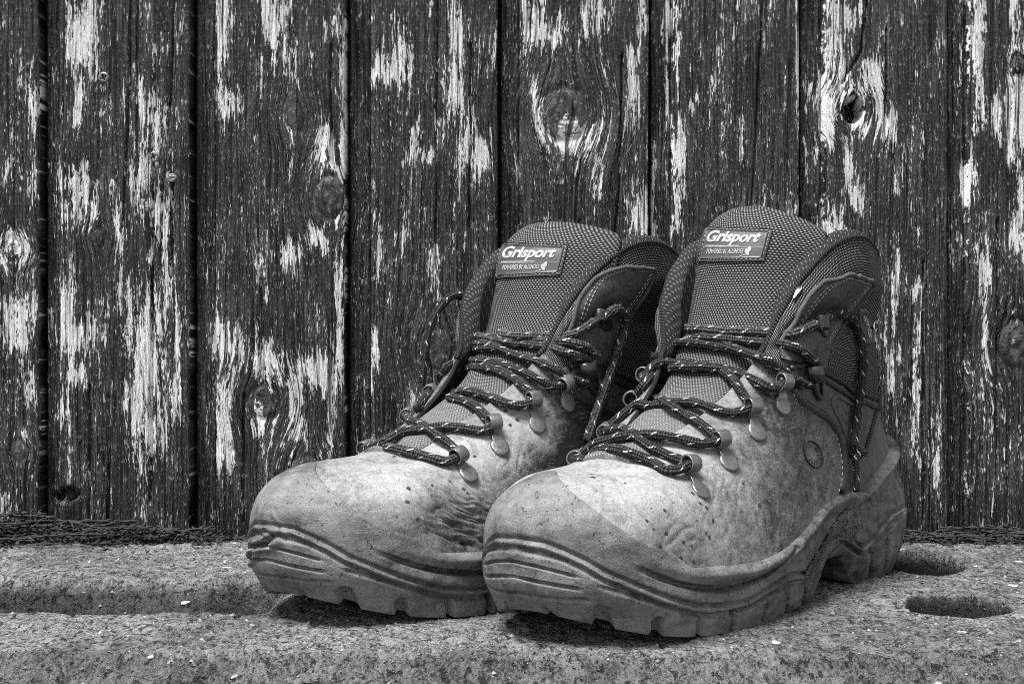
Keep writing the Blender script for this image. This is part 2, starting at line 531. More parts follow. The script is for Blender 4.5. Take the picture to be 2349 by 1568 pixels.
edges = [(-605, -262), (-258, 92), (97, 438), (444, 795), (800, 1145), (1150, 1492), (1498, 1838), (1844, 2178), (2184, 2530), (2536, 2880)]
LIP = [42, 42, 40, 50, 52, 46, 50, 52, 44, 48]
bares = [(40,560,50,45,1),(40,745,45,70,1),(75,250,22,60,.9),(60,870,22,60,.8),(30,330,20,70,.7),(70,480,14,60,.6),
 (189,63,42,100,1.2),(180,250,14,80,1),(340,268,26,75,1.1),(331,420,34,110,1),(160,453,40,75,1.1),(201,461,28,45,.9),(365,524,30,90,1),(268,545,20,70,.8),
 (151,741,20,110,1.1),(172,770,38,34,1.1),(168,862,38,34,1),(335,783,55,150,.95),(335,908,50,160,.9),(407,846,11,110,1.1),(142,930,20,140,1),(302,971,20,60,.9),(390,640,16,90,.8),
 (512,42,15,110,1.1),(629,55,38,100,1.1),(616,105,42,36,1),(526,243,28,32,1.1),(788,147,10,130,1.1),(759,63,24,30,1),(751,344,22,55,1.1),(786,365,9,130,1.1),(776,465,28,45,1.1),(725,541,28,28,1.1),(675,566,28,32,1),
 (520,791,42,50,1.2),(608,833,34,55,1.2),(721,841,42,46,1.2),(746,868,40,32,1.1),(755,992,9,190,1.1),(680,925,18,110,1.1),(516,971,24,110,1),(780,762,15,150,1),(595,971,16,60,.9),(600,620,16,60,.6),
 (921,100,26,60,1),(889,165,48,30,1.2),(950,309,18,55,1.1),(1014,266,20,34,1.1),(1043,230,24,60,1.1),(1065,298,22,85,1.1),(1090,345,38,55,1.1),(1047,61,12,60,1),(978,352,26,18,.9),(993,11,14,20,1),(1140,108,9,50,1),
 (870,560,12,90,.7),(1000,640,12,90,.6),(860,840,10,80,.9),(930,480,14,60,.6),
 (1207,29,11,60,1.1),(1255,72,46,42,1),(1363,36,34,46,.9),(1478,32,22,50,1.1),(1450,180,15,85,1.2),(1316,316,62,36,1.1),(1237,273,12,55,1.1),(1467,478,38,65,1.1),(1313,345,36,34,1),(1223,230,8,55,1),(1370,420,14,80,.8),
 (1536,72,16,120,1.1),(1536,237,10,60,1.1),(1557,200,6,300,1.1),(1557,420,16,120,1.1),(1586,234,14,14,1),
 (1831,172,6,180,1),(1593,234,10,12,1),(1640,150,10,90,.6),(1700,330,9,90,.5),
 (1910,72,16,140,1.2),(1945,34,34,36,1.2),(1970,16,30,26,1.1),(1927,119,12,120,1.1),(1902,234,16,80,1.2),(2000,173,22,45,1.2),(1974,290,34,26,1.2),(2039,284,18,40,1.1),(1963,453,18,24,1.3),(1910,514,28,50,1.2),(1945,378,10,70,1.1),(2014,259,10,40,1.1),(1863,216,16,32,1),
 (2237,47,22,100,1.1),(2248,162,12,150,1.1),(2323,54,12,150,1.1),(2341,306,22,240,1.1),(2230,388,16,60,1.1),(2284,273,14,50,1.1),(2316,216,8,200,1),(2337,467,18,110,1.1),
 (2260,625,18,38,1.1),(2105,660,12,22,1.2),(2056,690,9,130,1.1),(2100,900,9,170,.9),(2330,740,14,60,1),(2260,780,10,90,.9),(2040,880,8,110,.8),(2150,1050,8,100,.6),(2300,980,9,120,.6)]
knots = [(1295,262,58,60,.8),(758,450,36,46,1),(1955,250,34,34,0),(605,922,36,38,.8),(1000,800,40,46,.6),(2336,150,18,22,1),(2335,790,44,52,1),(680,270,26,30,.4),(30,572,26,24,.5),(225,545,18,18,.7),(43,1033,18,22,.9),(700,1085,38,40,.6),(395,408,10,10,.3)]
cracks = [[(400,-300),(400,0),(392,230),(372,420),(366,620)],[(300,-20),(295,260),(280,520)],[(352,360),(350,700),(345,1150)],[(395,400),(393,640)],
 [(1748,-200),(1748,60),(1738,260),(1722,500),(1716,700)],[(1003,-60),(1002,300),(1000,620)],[(1340,330),(1325,420),(1318,640)],[(1428,120),(1420,420),(1405,640)],[(1330,700),(1330,500)],
 [(2035,60),(2030,360)],[(1990,-10),(1975,120),(1930,190)],[(600,640),(604,880)],[(760,100),(762,380)],[(1080,100),(1078,520)],[(2290,500),(2285,1100)],[(2120,600),(2118,1200)],[(560,900),(556,1200)],[(250,900),(248,1210)],[(205,880),(204,1210)]]
wall = empty('board_wall', (0, YW, 0))
tag(wall, 'wall of weathered vertical boards with flaking dark paint behind the boots', 'wall')
zs = np.arange(-.035, .47, .0019)
plank_objs = []
bk = np.array([[x, YW + .026, z] for x in (-.62, .62) for z in (-.04, .48)] + [[x, YW + .040, z] for x in (-.62, .62) for z in (-.04, .48)])
mk('backing_board', bk, [[0, 1, 3, 2], [4, 6, 7, 5], [0, 4, 5, 1], [2, 3, 7, 6], [1, 5, 7, 3], [0, 2, 6, 4]], M['litter'], wall, flat=True)
for k, (p0, p1) in enumerate(edges):
    p1 -= 4
    xl, x0, x1 = wx(p0), wx(p0 + LIP[k]), wx(p1)
    # cross-section: x positions with base depth (positive = away from the camera)
    lip_x = np.linspace(xl, x0 - .0012, 18)
    face_x = np.linspace(x0, x1, 130)
    xs = np.concatenate([[xl, xl], lip_x, face_x, [x1 + .0001] * 2])
    dp = np.concatenate([[.022, .012], np.full(18, .0095), np.zeros(130), [.006, .022]])
    dp[2:4] += [.0008, .0002]; dp[18:20] += [.0010, .0026]
    fe = np.minimum(face_x - x0, x1 - face_x)
    dp[20:150] += .0016 * np.exp(-fe / .0012)
    X, Z = np.meshgrid(xs, zs, indexing='ij')
    Dp = np.repeat(dp[:, None], len(zs), 1)
    PX = CX + X * F / DW; PY = CY - (Z - CAM[2]) * F / DW
    onface = np.zeros(len(xs)); onface[2:150] = 1
    Fm = onface[:, None]
    G = X * 1000 + 3.0 * fbm(X * 14, Z * 5 + k * 3, 3 + k, 3)
    kn = np.zeros_like(X)
    for (kx, ky, rx, ry, w) in knots:
        dx = (PX - kx); r2 = (dx / rx) ** 2 + ((PY - ky) / ry) ** 2
        G = G - dx * .27 * .80 * np.exp(-((dx / (rx * 1.9)) ** 2 + ((PY - ky) / (ry * 1.7)) ** 2))
        kn = np.maximum(kn, w * smooth(1.15, .75, r2))
        Dp = Dp + Fm * np.where(r2 < 4, .0012 * w * np.exp(-((r2 - 1.1) ** 2) / .05) - .0009 * w * smooth(1, .2, r2) + w * .0014 * (fbm(PX / 14, PY / 14, 5) * smooth(1.3, .6, r2)), 0)
    bare = np.zeros_like(X)
    ragx = 9 * fbm(G / 1.6, Z * 30, 21, 3); ragy = 55 * fbm(G / 1.3, Z * 9, 23, 3)
    for (bx, by, rw, rh, amp) in bares:
        d = np.maximum(np.abs(PX + ragx - bx) / rw, np.abs(PY + ragy - by) / rh)
        bare = np.maximum(bare, amp * smooth(1.45, .3, d) * (.82 + .35 * fbm(PX / 22, PY / 45, 25, 2)))
    # grain relief
    Dp = Dp + Fm * (.0007 * fbm(G / 1.5, Z * 16, 31 + k, 3) + .0007 * fbm(G / 9, Z * 7, 41 + k, 2))
    Dp = Dp + Fm * .0004 * bare
    for c in cracks:
        c = np.array(c, float)
        order = np.argsort(c[:, 1]); c = c[order]
        cxp = np.interp(PY, c[:, 1], c[:, 0]) + 3 * fbm(PY / 60, PY * 0 + c[0, 0], 9, 2)
        on = (PY > c[0, 1]) & (PY < c[-1, 1])
        Dp = Dp + Fm * np.where(on, .0035 * np.exp(-((PX - cxp) / 2.6) ** 2), 0)
    for q in range(7):
        gx = G[75, 0] + rng.uniform(-40, 40); zc = rng.uniform(0, .34); ln = rng.uniform(.03, .14)
        Dp = Dp + Fm * .0016 * np.exp(-((G - gx) / .45) ** 2) * np.exp(-((Z - zc) / ln) ** 4)
    if k == 7:                                        # knot hole
        r = np.hypot((PX - 1957) / 27, (PY - 252) / 30)
        Dp = Dp + Fm * .025 * smooth(1.05, .72, r)
    if k == 2:                                        # broken-out pocket near the foot of the board
        r = np.hypot((PX - 152 - .6 * (1130 - PY)) / 34, (PY - 1136) / 17)
        Dp = Dp + Fm * .011 * smooth(1.1, .6, r)
    # uneven board edges
    Xw = X + Fm * 0 + (.0007 * fbm(Z * 25, Z * 0 + k, 51 + k, 3)) * np.exp(-np.minimum(np.abs(X - x1), np.abs(X - x0)) / .002)
    V = np.stack([Xw, YW + Dp, Z], -1)
    foot_dark = smooth(1060, 1290, PY) * .9  # boards get darker towards the foot
    uv = np.stack([G / 100 + k * 3.7, Z * 10 + k * 1.9], -1)
    n_, m_ = X.shape
    Fc = grid_faces(n_, m_)
    V = V.reshape(-1, 3)
    # close the back
    back = np.array([[0, (n_ - 1) * m_, (n_ - 1) * m_ + m_ - 1, m_ - 1]])
    o = mk('plank', V, np.concatenate([Fc, back]), M['plank'], wall, uv.reshape(-1, 2), dict(bare=bare, knot=kn, foot_dark=foot_dark))
    plank_objs.append(o)

def screw_mesh(px, py, r, parent, name='screw', cross=True):
    n = 41
    g = np.linspace(-1.15, 1.15, n)
    A, B = np.meshgrid(g, g, indexing='ij')
    R = np.hypot(A, B)
    S = np.where(R > 1, 1 / np.maximum(R, 1e-6), 1)
    A2, B2 = A * S, B * S
    h = -.0006 * smooth(.72, 1.0, R) - .004 * smooth(1.0, 1.1, R)
    if cross:
        ca, sa = math.cos(.5), math.sin(.5)
        a_, b_ = A * ca + B * sa, -A * sa + B * ca
        arm = np.maximum(smooth(.19, .10, np.abs(a_)) * smooth(.62, .5, np.abs(b_)), smooth(.19, .10, np.abs(b_)) * smooth(.62, .5, np.abs(a_)))
        h = h - .0022 * arm
    else:
        h = h + .0005 * fbm(A * 3, B * 3, 4, 3)
    V = np.stack([wx(px) + A2 * r, YW - .0006 - h, wz(py) + B2 * r], -1)
    return mk(name, V, grid_faces(n, n)[:, ::-1], M['screw'], parent)
screw_mesh(238, 178, .0036, plank_objs[2])
screw_mesh(353, 360, .0036, plank_objs[2])
screw_mesh(395, 408, .0030, plank_objs[2], 'nail_head', False)
screw_mesh(2338, 150, .0030, plank_objs[8], 'nail_head', False)

# ------------------------------------------------------------------ slab the boots stand on
gx = np.concatenate([np.linspace(-.50, -.37, 60), np.linspace(-.369, .369, 860), np.linspace(.37, .50, 60)])
gy = np.concatenate([np.linspace(.04, .002, 12), np.linspace(0, -.36, 420), np.linspace(-.364, -.52, 30)])
X, Y = np.meshgrid(gx, gy, indexing='ij')
def ground_z(X, Y, full=True):
    w1 = .006 * fbm(X * 18, Y * 18, 61, 3)
    # gap between the two slabs, left of the boots
    t_end = smooth(-.108, -.135, X + w1)
    yb = -.147 + w1 + .014 * fbm(X * 45, Y * 0 + 3, 65, 3) + .030 * smooth(-.22, -.33, X)
    back = .16 * smooth(yb + .012, yb, Y) + .84 * smooth(yb, yb - .018, Y)
    ch = .0035 * fbm(X * 95, Y * 40, 67, 3)
    front = smooth(-.2372 + .25 * w1 + ch, -.2342 + .25 * w1 + ch, Y)
    depth = .034 + .012 * smooth(-.20, -.30, X)
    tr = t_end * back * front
    z = -depth * tr
    rough = np.clip(tr * 1.6, 0, 1)
    # worn front edge
    e = -.318 + .5 * w1
    fr = smooth(e, e - .035, Y)
    z = z - .014 * fr - .25 * np.maximum(0, (e - .030) - Y)
    rough = np.maximum(rough, smooth(e + .01, e - .012, Y))
    moss = np.zeros_like(X)
    for (hx, hy, rx, ry) in ((.228, -.094, .0225, .030), (.2095, -.2164, .0235, .027)):
        r = np.hypot((X - hx) / rx, (Y - hy) / ry) + .10 * fbm(X * 60, Y * 60, 71, 2)
        h = smooth(1.03, .90, r)
        z = z - .017 * h
        moss = np.maximum(moss, smooth(1.06, .98, r))
    moss = np.maximum(moss, tr * smooth(-.27, -.31, X) * .8)
    under = np.clip(smooth(.0, .014, Y), 0, 1)
    z = z - .03 * under * 0
    if full:
        z = z + .0016 * fbm(X * 28, Y * 28, 81, 3) * (1 - .5 * moss)
        z = z + (.0006 + .0044 * rough + .001 * moss) * fbm(X * 150, Y * 150, 83, 4)
        pits = np.clip(fbm(X * 210, Y * 170, 91, 3) - .18, 0, 1)
        z = z - .0042 * pits * (1 + rough)
        z = z + .0012 * rough * np.abs(fbm(X * 330, Y * 420, 87, 3))
    return z, rough, moss, smooth(.02, .20, tr) * (.75 + .25 * smooth(-.2, -.3, X))  # last mask: wetness plus painted shade, growing with the gap's depth
Z, rough, moss, wet_shade = ground_z(X, Y)
ground = mk('ground', np.stack([X, Y, Z], -1), grid_faces(*X.shape)[:, ::-1], M['ground'], None, None, dict(rough=rough, moss=moss, wet_shade=wet_shade))
tag(ground, 'rough weathered slab with mossy holes under the boots', 'ground', kind='structure')
def gz(x, y):
    i = min(max(int(np.searchsorted(gx, x)), 0), len(gx) - 1); j = min(max(int(np.searchsorted(-gy, -y)), 0), len(gy) - 1)
    return float(Z[i, j])

# ------------------------------------------------------------------ boots
COLS = [  # heel .. toe: columns of (x, y, z) in mm from the sole edge up to the opening
 [(8,0,0),(2,0,12),(-1,0,28),(0,0,45),(5,0,65),(13,0,92),(18,0,125),(16,0,162)],
 [(14,20,0),(8,24,12),(5,26,28),(6,25,45),(12,22,65),(21,20,92),(26,20,125),(26,21,166)],
 [(36,32,0),(34,36,12),(33,38,28),(33,37,45),(37,33,66),(43,29,93),(47,29,125),(46,32,171)],
 [(66,34,0),(65,38,12),(64,40,28),(64,39,45),(66,36,68),(69,33,95),(71,33,127),(70,38,176)],
 [(96,35,0),(95,39,12),(94,42,28),(94,41,46),(94,39,68),(95,36,95),(97,35,125),(98,40,174)],
 [(126,38,0),(125,43,12),(124,46,28),(123,45,45),(121,43,66),(121,40,91),(121,37,118),(122,37,162)],
 [(156,44,0),(156,48,13),(155,50,28),(154,49,43),(151,46,62),(148,43,83),(145,39,107),(143,33,143)],
 [(190,49,0),(191,53,13),(190,54,27),(188,52,41),(184,49,57),(177,44,74),(168,38,94),(157,29,122)],
 [(222,50,0),(224,53,13),(223,54,26),(221,51,38),(216,47,51),(207,41,65),(195,34,81),(176,24,103)],
 [(252,46,0),(255,49,14),(255,50,27),(254,48,42),(249,44,54),(238,36,63),(222,27,72),(202,18,87)],
 [(280,34,0),(285,37,14),(286,38,27),(286,37,45),(280,33,57),(267,25,65),(248,16,68),(224,9,77)],
 [(303,0,0),(309,0,14),(310,0,28),(310,0,46),(304,0,59),(288,0,67),(265,0,69),(237,0,72)]]
COLS = np.array(COLS, float)
NU = 704
U = np.arange(NU) * 22.0 / NU
UV_ = np.minimum(U, 22 - U)          # folded: 0 heel .. 11 toe

def zb(x):
    z = 17.5 * smooth(80, 97, x) * smooth(140, 120, x)
    z = z + .0030 * np.maximum(0, x - 232) ** 2
    return z + 3 * smooth(14, 0, x)

class Base:
    def __init__(s, fv, fh, toe, flare):
        net = np.zeros((22, 8, 3))
        for i in range(12):
            c = COLS[i].copy(); c[:, 1] *= fv; net[i] = c
            if 0 < i < 11:
                c = COLS[i].copy(); c[:, 1] *= -fh
                if 3 <= i <= 7:
                    w = {3: .4, 4: .9, 5: 1, 6: .8, 7: .3}[i]
                    c[7, 1] -= flare * w; c[7, 0] += flare * .9 * w; c[6, 1] -= flare * .3 * w
                net[22 - i] = c
        net[:, :, 1] += toe * smooth(225, 310, net[:, :, 0])
        s.net = net
        s.C = spline_eval(net, U, True)                      # (NU, 8, 3)
        s.A = np.einsum('kl,ild->ikd', spline_matrix(8, False), s.C)
    def ev(s, v):
        """v (NU, m) -> local mm (NU, m, 3)"""
        i0 = np.clip(np.floor(v).astype(int), 0, 6)
        f = (v - i0)[..., None]; g = 1 - f
        ii = np.arange(NU)[:, None]
        P = g * s.C[ii, i0] + f * s.C[ii, i0 + 1] + ((g ** 3 - g) * s.A[ii, i0] + (f ** 3 - f) * s.A[ii, i0 + 1]) / 6
        z = P[..., 2]; b = zb(P[..., 0]); Hh = 36.0
        P[..., 2] = np.where(z < Hh, b + z * (Hh - b) / Hh, z)
        return P
def normals(P):
    du = np.roll(P, -1, 0) - np.roll(P, 1, 0)
    dv = np.gradient(P, axis=1)
    n = np.cross(du, dv)
    n /= np.linalg.norm(n, axis=-1)[..., None] + 1e-9
    # outward: away from the boot axis
    return n

def bvh(V, Fc):
    return BVHTree.FromPolygons([tuple(p) for p in V.reshape(-1, 3)], Fc.tolist())

class Place:
    def __init__(s, deg, O):
        t = math.radians(deg)
        s.a = np.array([-math.sin(t), -math.cos(t), 0]); s.l = np.array([math.cos(t), -math.sin(t), 0]); s.O = np.array(O)
        s.R = np.stack([s.a, s.l, [0, 0, 1.0]])
    def w(s, P): return s.O + (np.asarray(P, float) / 1000) @ s.R
    def loc(s, W): return ((np.asarray(W) - s.O) @ s.R.T) * 1000

PR = Place(40, (.1996, -.0688, .0006))
PL = Place(41, (.1000, -.0320, .0006))
baseR = Base(1.0, .93, 2, 7)
baseL = Base(.95, 1.0, -3, 7)
_vfull = np.linspace(0, 7, 99)[None].repeat(NU, 0)
def base_bvh(base, pl):
    P = base.ev(_vfull)
    return bvh(pl.w(P), grid_faces(NU, 99, True)), P
bvR, PRfull = base_bvh(baseR, PR)
bvL, PLfull = base_bvh(baseL, PL)
def hit(b, px, py):
    r = ray(px, py); r = r / np.linalg.norm(r)
    h = b.ray_cast(Vector(CAM), Vector(r))
    if h[0] is None: return None
    n = np.array(h[1])
    if n @ r > 0: n = -n
    return np.array(h[0]), n, h[2]
def uv_at(b, px, py):
    h = hit(b, px, py)
    if h is None: return None
    i, j = divmod(h[2], 98)
    return (i + .5) * 22 / NU, (j + .5) * 7 / 98
def uv_line(b, pts):
    return np.array([q for q in (uv_at(b, *p) for p in pts) if q is not None])
def loc_line(pts):
    """pixels on the right-hand boot -> local mm on its base surface"""
    return np.array([PR.loc(h[0]) for h in (hit(bvR, *p) for p in pts) if h is not None])

c4 = lambda L: [(1080.5 + .3057 * x, 986.6 + .3057 * y) for x, y in L]
c5 = lambda L: [(1597.3 + .3656 * x, 892.6 + .3656 * y) for x, y in L]
c2 = lambda L: [(1484.6 + .4316 * x, 451 + .4316 * y) for x, y in L]
c1 = lambda L: [(1033.5 + .4313 * x, 451 + .4313 * y) for x, y in L]
c3 = lambda L: [(545 + .3056 * x, 986.6 + .3056 * y) for x, y in L]
c3b = lambda L: [(1785.2 + .2636 * x, 526.2 + .2636 * y) for x, y in L]

# top edge of the rubber
top_px = c4([(800,500),(900,570),(980,650),(1060,710),(1140,760),(1240,810),(1380,870),(1480,900),(1550,950),(1640,1022)]) + \
    c5([(100,1108),(200,1100),(400,1070),(520,1020),(600,950),(680,860),(760,760),(830,680),(900,650),(960,642),(1010,640),(1060,600),(1120,530),(1170,460),(1200,390)])
tl = uv_line(bvR, top_px)
tl = np.concatenate([[[0, 4.35], [.8, 4.3]], tl[np.argsort(tl[:, 0])], [[11.0, max(5.35, tl[:, 1].max())]]])
tl = tl[np.concatenate([[True], np.diff(tl[:, 0]) > .02])]
vr = np.interp(UV_, tl[:, 0], tl[:, 1])
k_ = np.hanning(15); k_ /= k_.sum()
vr = np.convolve(np.concatenate([vr[-7:], vr, vr[:7]]), k_, 'valid')

def dist_field(P, line):
    """P (...,3) local mm, polyline -> distance and parameter"""
    best = np.full(P.shape[:-1], 1e9)
    for a, b in zip(line[:-1], line[1:]):
        ab = b - a; L2 = ab @ ab + 1e-9
        t = np.clip(((P - a) @ ab) / L2, 0, 1)
        d = np.linalg.norm(P - a - t[..., None] * ab, axis=-1)
        best = np.minimum(best, d)
    return best

NVR = 150
vrub = np.linspace(0, 1, NVR)[None] * vr[:, None]
fold_i = np.where(U <= 11, np.arange(NU), (NU - np.arange(NU)) % NU)
Pvis = baseR.ev(vrub)[fold_i]                       # everything measured on the visible side, mirrored
L1 = loc_line(c4([(200,832),(270,820),(400,850),(550,872),(700,930),(850,1000),(1000,1090),(1100,1130),(1250,1195),(1450,1270),(1650,1330),(1800,1345)]) +
              c5([(0,1370),(150,1370),(300,1330),(450,1240),(550,1185),(650,1172),(690,1160),(760,1050),(820,960),(880,920),(940,935),(1000,990),(1030,1000),(1080,960),(1150,870),(1220,790),(1280,757)]))
L2 = loc_line(c4([(1000,1170),(1200,1225),(1350,1270),(1600,1370),(1800,1390)]) + c5([(0,1420),(150,1415),(300,1360),(450,1270),(560,1220),(670,1212),(720,1180),(790,1070),(850,990),(890,965),(940,975),(1000,1020),(1035,1030),(1085,995),(1160,900),(1230,820),(1280,790)]))
G1 = loc_line(c4([(1110,975),(1250,1040),(1400,1100),(1550,1150),(1700,1180),(1850,1190)]) + c5([(0,1240),(150,1250),(300,1225),(420,1160),(500,1100),(560,1040),(590,995)]))
RIBS = [loc_line(c4(q)) for q in ([(180,888),(300,890),(450,910),(600,945),(700,965)], [(180,970),(350,975),(500,1010),(650,1050),(780,1085)], [(175,1055),(300,1075),(450,1110),(600,1140),(800,1172)], [(200,1150),(350,1190),(500,1215),(650,1235),(860,1246)])]
CHEV = [loc_line(c5(q)) for q in ([(1010,655),(1105,715),(1160,645),(1215,560)], [(1105,715),(1105,800),(1103,890)])]
NOTCH = [(c4([(570,1310)])[0], c4([(600,1380)])[0], 1.0, 2.5), (c4([(975,1340)])[0], c4([(985,1450)])[0], 3.6, 5.5), (c4([(1385,1415)])[0], c4([(1375,1510)])[0], 2.5, 6),
         (c4([(1692,1420)])[0], c4([(1680,1520)])[0], 1.7, 6), (c4([(1945,1385)])[0], c4([(1925,1515)])[0], 1.6, 6),
         (c5([(208,1400)])[0], c5([(200,1500)])[0], 1.4, 6), (c5([(403,1350)])[0], c5([(385,1440)])[0], 1.5, 6), (c5([(547,1290)])[0], c5([(535,1395)])[0], 1.6, 6),
         (c5([(655,1235)])[0], c5([(640,1320)])[0], 1.6, 6), (c5([(1075,1005)])[0], c5([(1070,1105)])[0], 1.5, 6), (c5([(1170,950)])[0], c5([(1165,1050)])[0], 1.6, 6), (c5([(1265,890)])[0], c5([(1255,1000)])[0], 1.6, 6)]
def in_poly(u, v, poly):
    inside = np.zeros(u.shape, bool)
    n = len(poly)
    for i in range(n):
        x1, y1 = poly[i]; x2, y2 = poly[(i + 1) % n]
        c = ((y1 > v) != (y2 > v)) & (u < (x2 - x1) * (v - y1) / (y2 - y1 + 1e-12) + x1)
        inside ^= c
    return inside
uvis = np.broadcast_to(UV_[:, None], vrub.shape)
def mono(line_uv):
    o = line_uv[np.argsort(line_uv[:, 0])]
    keep = np.concatenate([[True], np.diff(o[:, 0]) > .02])
    return o[keep]
L1uv = mono(uv_line(bvR, c4([(200,832),(270,820),(400,850),(550,872),(700,930),(850,1000),(1000,1090),(1100,1130),(1250,1195),(1450,1270),(1650,1330),(1800,1345)]) +
              c5([(0,1370),(150,1370),(300,1330),(450,1240),(550,1185),(650,1172),(690,1160),(760,1050),(820,960),(880,920),(940,935),(1000,990),(1030,1000),(1080,960),(1150,870),(1220,790),(1280,757)])))
vL1 = np.interp(UV_, L1uv[:, 0], L1uv[:, 1])
dL1 = dist_field(Pvis, L1); dL2 = dist_field(Pvis, L2); dG1 = dist_field(Pvis, G1)
g = lambda d, w: np.exp(-(d / w) ** 2)
rub = np.full(vrub.shape, 1.6)
rub += 1.0 * g(dL1, .8) - 1.7 * g(dL1 - 1.9, .75) - 1.6 * g(dL2, .75)
below = vrub < vL1[:, None]
rub += .9 * below * smooth(0, 3, dL1)
gt = smooth(2, 34, np.linalg.norm(Pvis - G1[0], axis=-1))
rub += -4.6 * gt * smooth(1.7, .5, dG1) + 1.1 * gt * g(dG1 - 4.6, 2.6)
for q in RIBS: rub += -1.9 * smooth(1.0, .1, dist_field(Pvis, q))
for q in CHEV: rub += 1.3 * g(dist_field(Pvis, q), .95)
dtop = np.linalg.norm(Pvis - Pvis[:, -1:], axis=-1)
lipw = smooth(9.0, 8.4, UV_)[:, None]
rub += lipw * (2.2 * g(dtop - 3.0, 2.8) - .8 * g(dtop - 9.0, 2.5))
rub += -.35 * smooth(1.6, 0, dtop)
heelw = smooth(3.6, 2.9, UV_)[:, None]
rub += heelw * (1.8 * g(dtop - 4.5, 3.5) - 1.8 * g(dtop - 13, 4.5))
for (p, q, w, dep) in NOTCH:
    h1 = hit(bvR, *p); h2 = hit(bvR, *q)
    if h1 is None: continue
    a = PR.loc(h1[0])
    if h2 is None:
        h2 = hit(bvR, q[0], q[1] - 12)
    b = PR.loc(h2[0]) if h2 is not None else a + np.array([0, -3, -12.0])
    b = a + (b - a) * 2.2
    d = dist_field(Pvis, np.stack([a, b]))
    rub += -min(dep, 4.6) * smooth(w + .25, w - .45, d)
# diamond-grip panel set into the arch
grip_uv = uv_line(bvR, c5([(655,1150),(690,1080),(760,975),(830,860),(880,780),(930,745),(985,765),(1000,820),(985,890),(955,955),(910,925),(870,915),(820,945),(770,1020),(720,1105),(690,1160)]))
grip = in_poly(uvis, vrub, grip_uv)
rub -= .9 * grip
nfine = .22 * fbm(Pvis[..., 0] / 9, Pvis[..., 2] / 7, 13, 3)
rub += nfine

# seams that divide the upper
seam_px = c2([(770,1015),(800,1070),(870,1130),(950,1190),(1000,1260),(1020,1330)]) + c5([(905,430),(907,540),(895,640)])
seam_uv = uv_line(bvR, seam_px)
seam_uv = seam_uv[np.argsort(seam_uv[:, 1])]
pip_px = c2([(860,875),(890,893),(940,930),(1000,972),(1045,1002),(1090,1032)])
pip_uv = uv_line(bvR, pip_px)
pip_uv = pip_uv[np.argsort(pip_uv[:, 0])]
pip_uv = np.concatenate([[[0, pip_uv[0, 1] - .12], [1.5, pip_uv[0, 1] - .1]], pip_uv, [[6.6, 6.35], [7.3, 7.1]]])
def vpip(u): return np.interp(u, pip_uv[:, 0], pip_uv[:, 1])
def useam(v): return np.interp(v, seam_uv[:, 1], seam_uv[:, 0])

def tongue_surface(base, sgn):
    """closed padded tongue, local mm, rows along its height"""
    path = np.array([(246,70),(222,77),(198,87),(176,98),(158,111),(146,127),(140,145),(137,163),(133,180),(122,191),(112,194)], float)
    half = np.array([13,16,18,20,24,30,35,37,37,32,23], float)
    ns = 150
    t = np.linspace(0, len(path) - 1, ns)
    c = spline_eval(path, t); h = spline_eval(half, t)
    d = np.gradient(c, axis=0); d /= np.linalg.norm(d, axis=1)[:, None]
    nrm = np.stack([d[:, 1], -d[:, 0]], -1)                   # forward / up
    nrm = np.where(nrm[:, :1] < 0, -nrm, nrm)
    nw = 72
    w = np.linspace(-1, 1, nw)
    thick = 8.5 * np.sqrt(np.clip(1 - np.abs(w) ** 2.6, 0, 1))
    tt = smooth(1.0, .93, np.linspace(0, 1, ns))
    s = np.linspace(0, 1, ns)[:, None]
    bend = (.10 + .52 * smooth(.35, .75, s)) * h[:, None] * np.abs(w) ** 2.1
    fx = c[:, :1] + nrm[:, :1] * (.5 * thick) * (.35 + .65 * tt[:, None]) - bend * np.where(s > .5, 1, .35)
    fz = c[:, 1:] + nrm[:, 1:] * (.5 * thick) * (.35 + .65 * tt[:, None]) - bend * np.where(s > .5, .06, .55)
    bx = fx - nrm[:, :1] * thick * (.3 + .7 * tt[:, None]); bz = fz - nrm[:, 1:] * thick * (.3 + .7 * tt[:, None])
    y = h[:, None] * w[None] * (1 + 0 * s)
    drop = -9 * np.clip(w, 0, 1)[None] ** 1.6 * smooth(.62, 1, s) * sgn
    fz = fz + drop; bz = bz + drop
    front = np.stack([fx, y, fz], -1); back = np.stack([bx, y, bz], -1)[:, ::-1]
    ring = np.concatenate([front, back[:, 1:-1]], 1)          # (ns, 2nw-2, 3)
    uvw = np.concatenate([y, y[:, ::-1][:, 1:-1] + 200], 1)
    sl = np.concatenate([[0], np.cumsum(np.linalg.norm(np.diff(c, axis=0), axis=1))])
    uv = np.stack([uvw, np.broadcast_to(sl[:, None], uvw.shape)], -1)
    return ring, uv, s

def ring_faces(n, m):
    i, j = np.meshgrid(np.arange(n - 1), np.arange(m), indexing='ij')
    j2 = (j + 1) % m
    return np.stack([i * m + j, i * m + j2, (i + 1) * m + j2, (i + 1) * m + j], -1).reshape(-1, 4)

def text_mesh(body, shear=0.0, size=1.0, bold=0.0):
    cu = bpy.data.curves.new('t', 'FONT')
    cu.body = body; cu.shear = shear; cu.size = size; cu.offset = bold
    cu.resolution_u = 6
    o = bpy.data.objects.new('t', cu); col.objects.link(o)
    bpy.context.view_layer.update()
    me = bpy.data.meshes.new_from_object(o.evaluated_get(bpy.context.evaluated_depsgraph_get()))
    V = np.array([v.co[:] for v in me.vertices]); Fc = [list(p.vertices) for p in me.polygons]
    bpy.data.objects.remove(o); bpy.data.meshes.remove(me); bpy.data.curves.remove(cu)
    V[:, 0] -= V[:, 0].min(); V[:, 1] -= V[:, 1].min()
    return V[:, :2] / np.array([V[:, 0].max(), V[:, 1].max()]), Fc

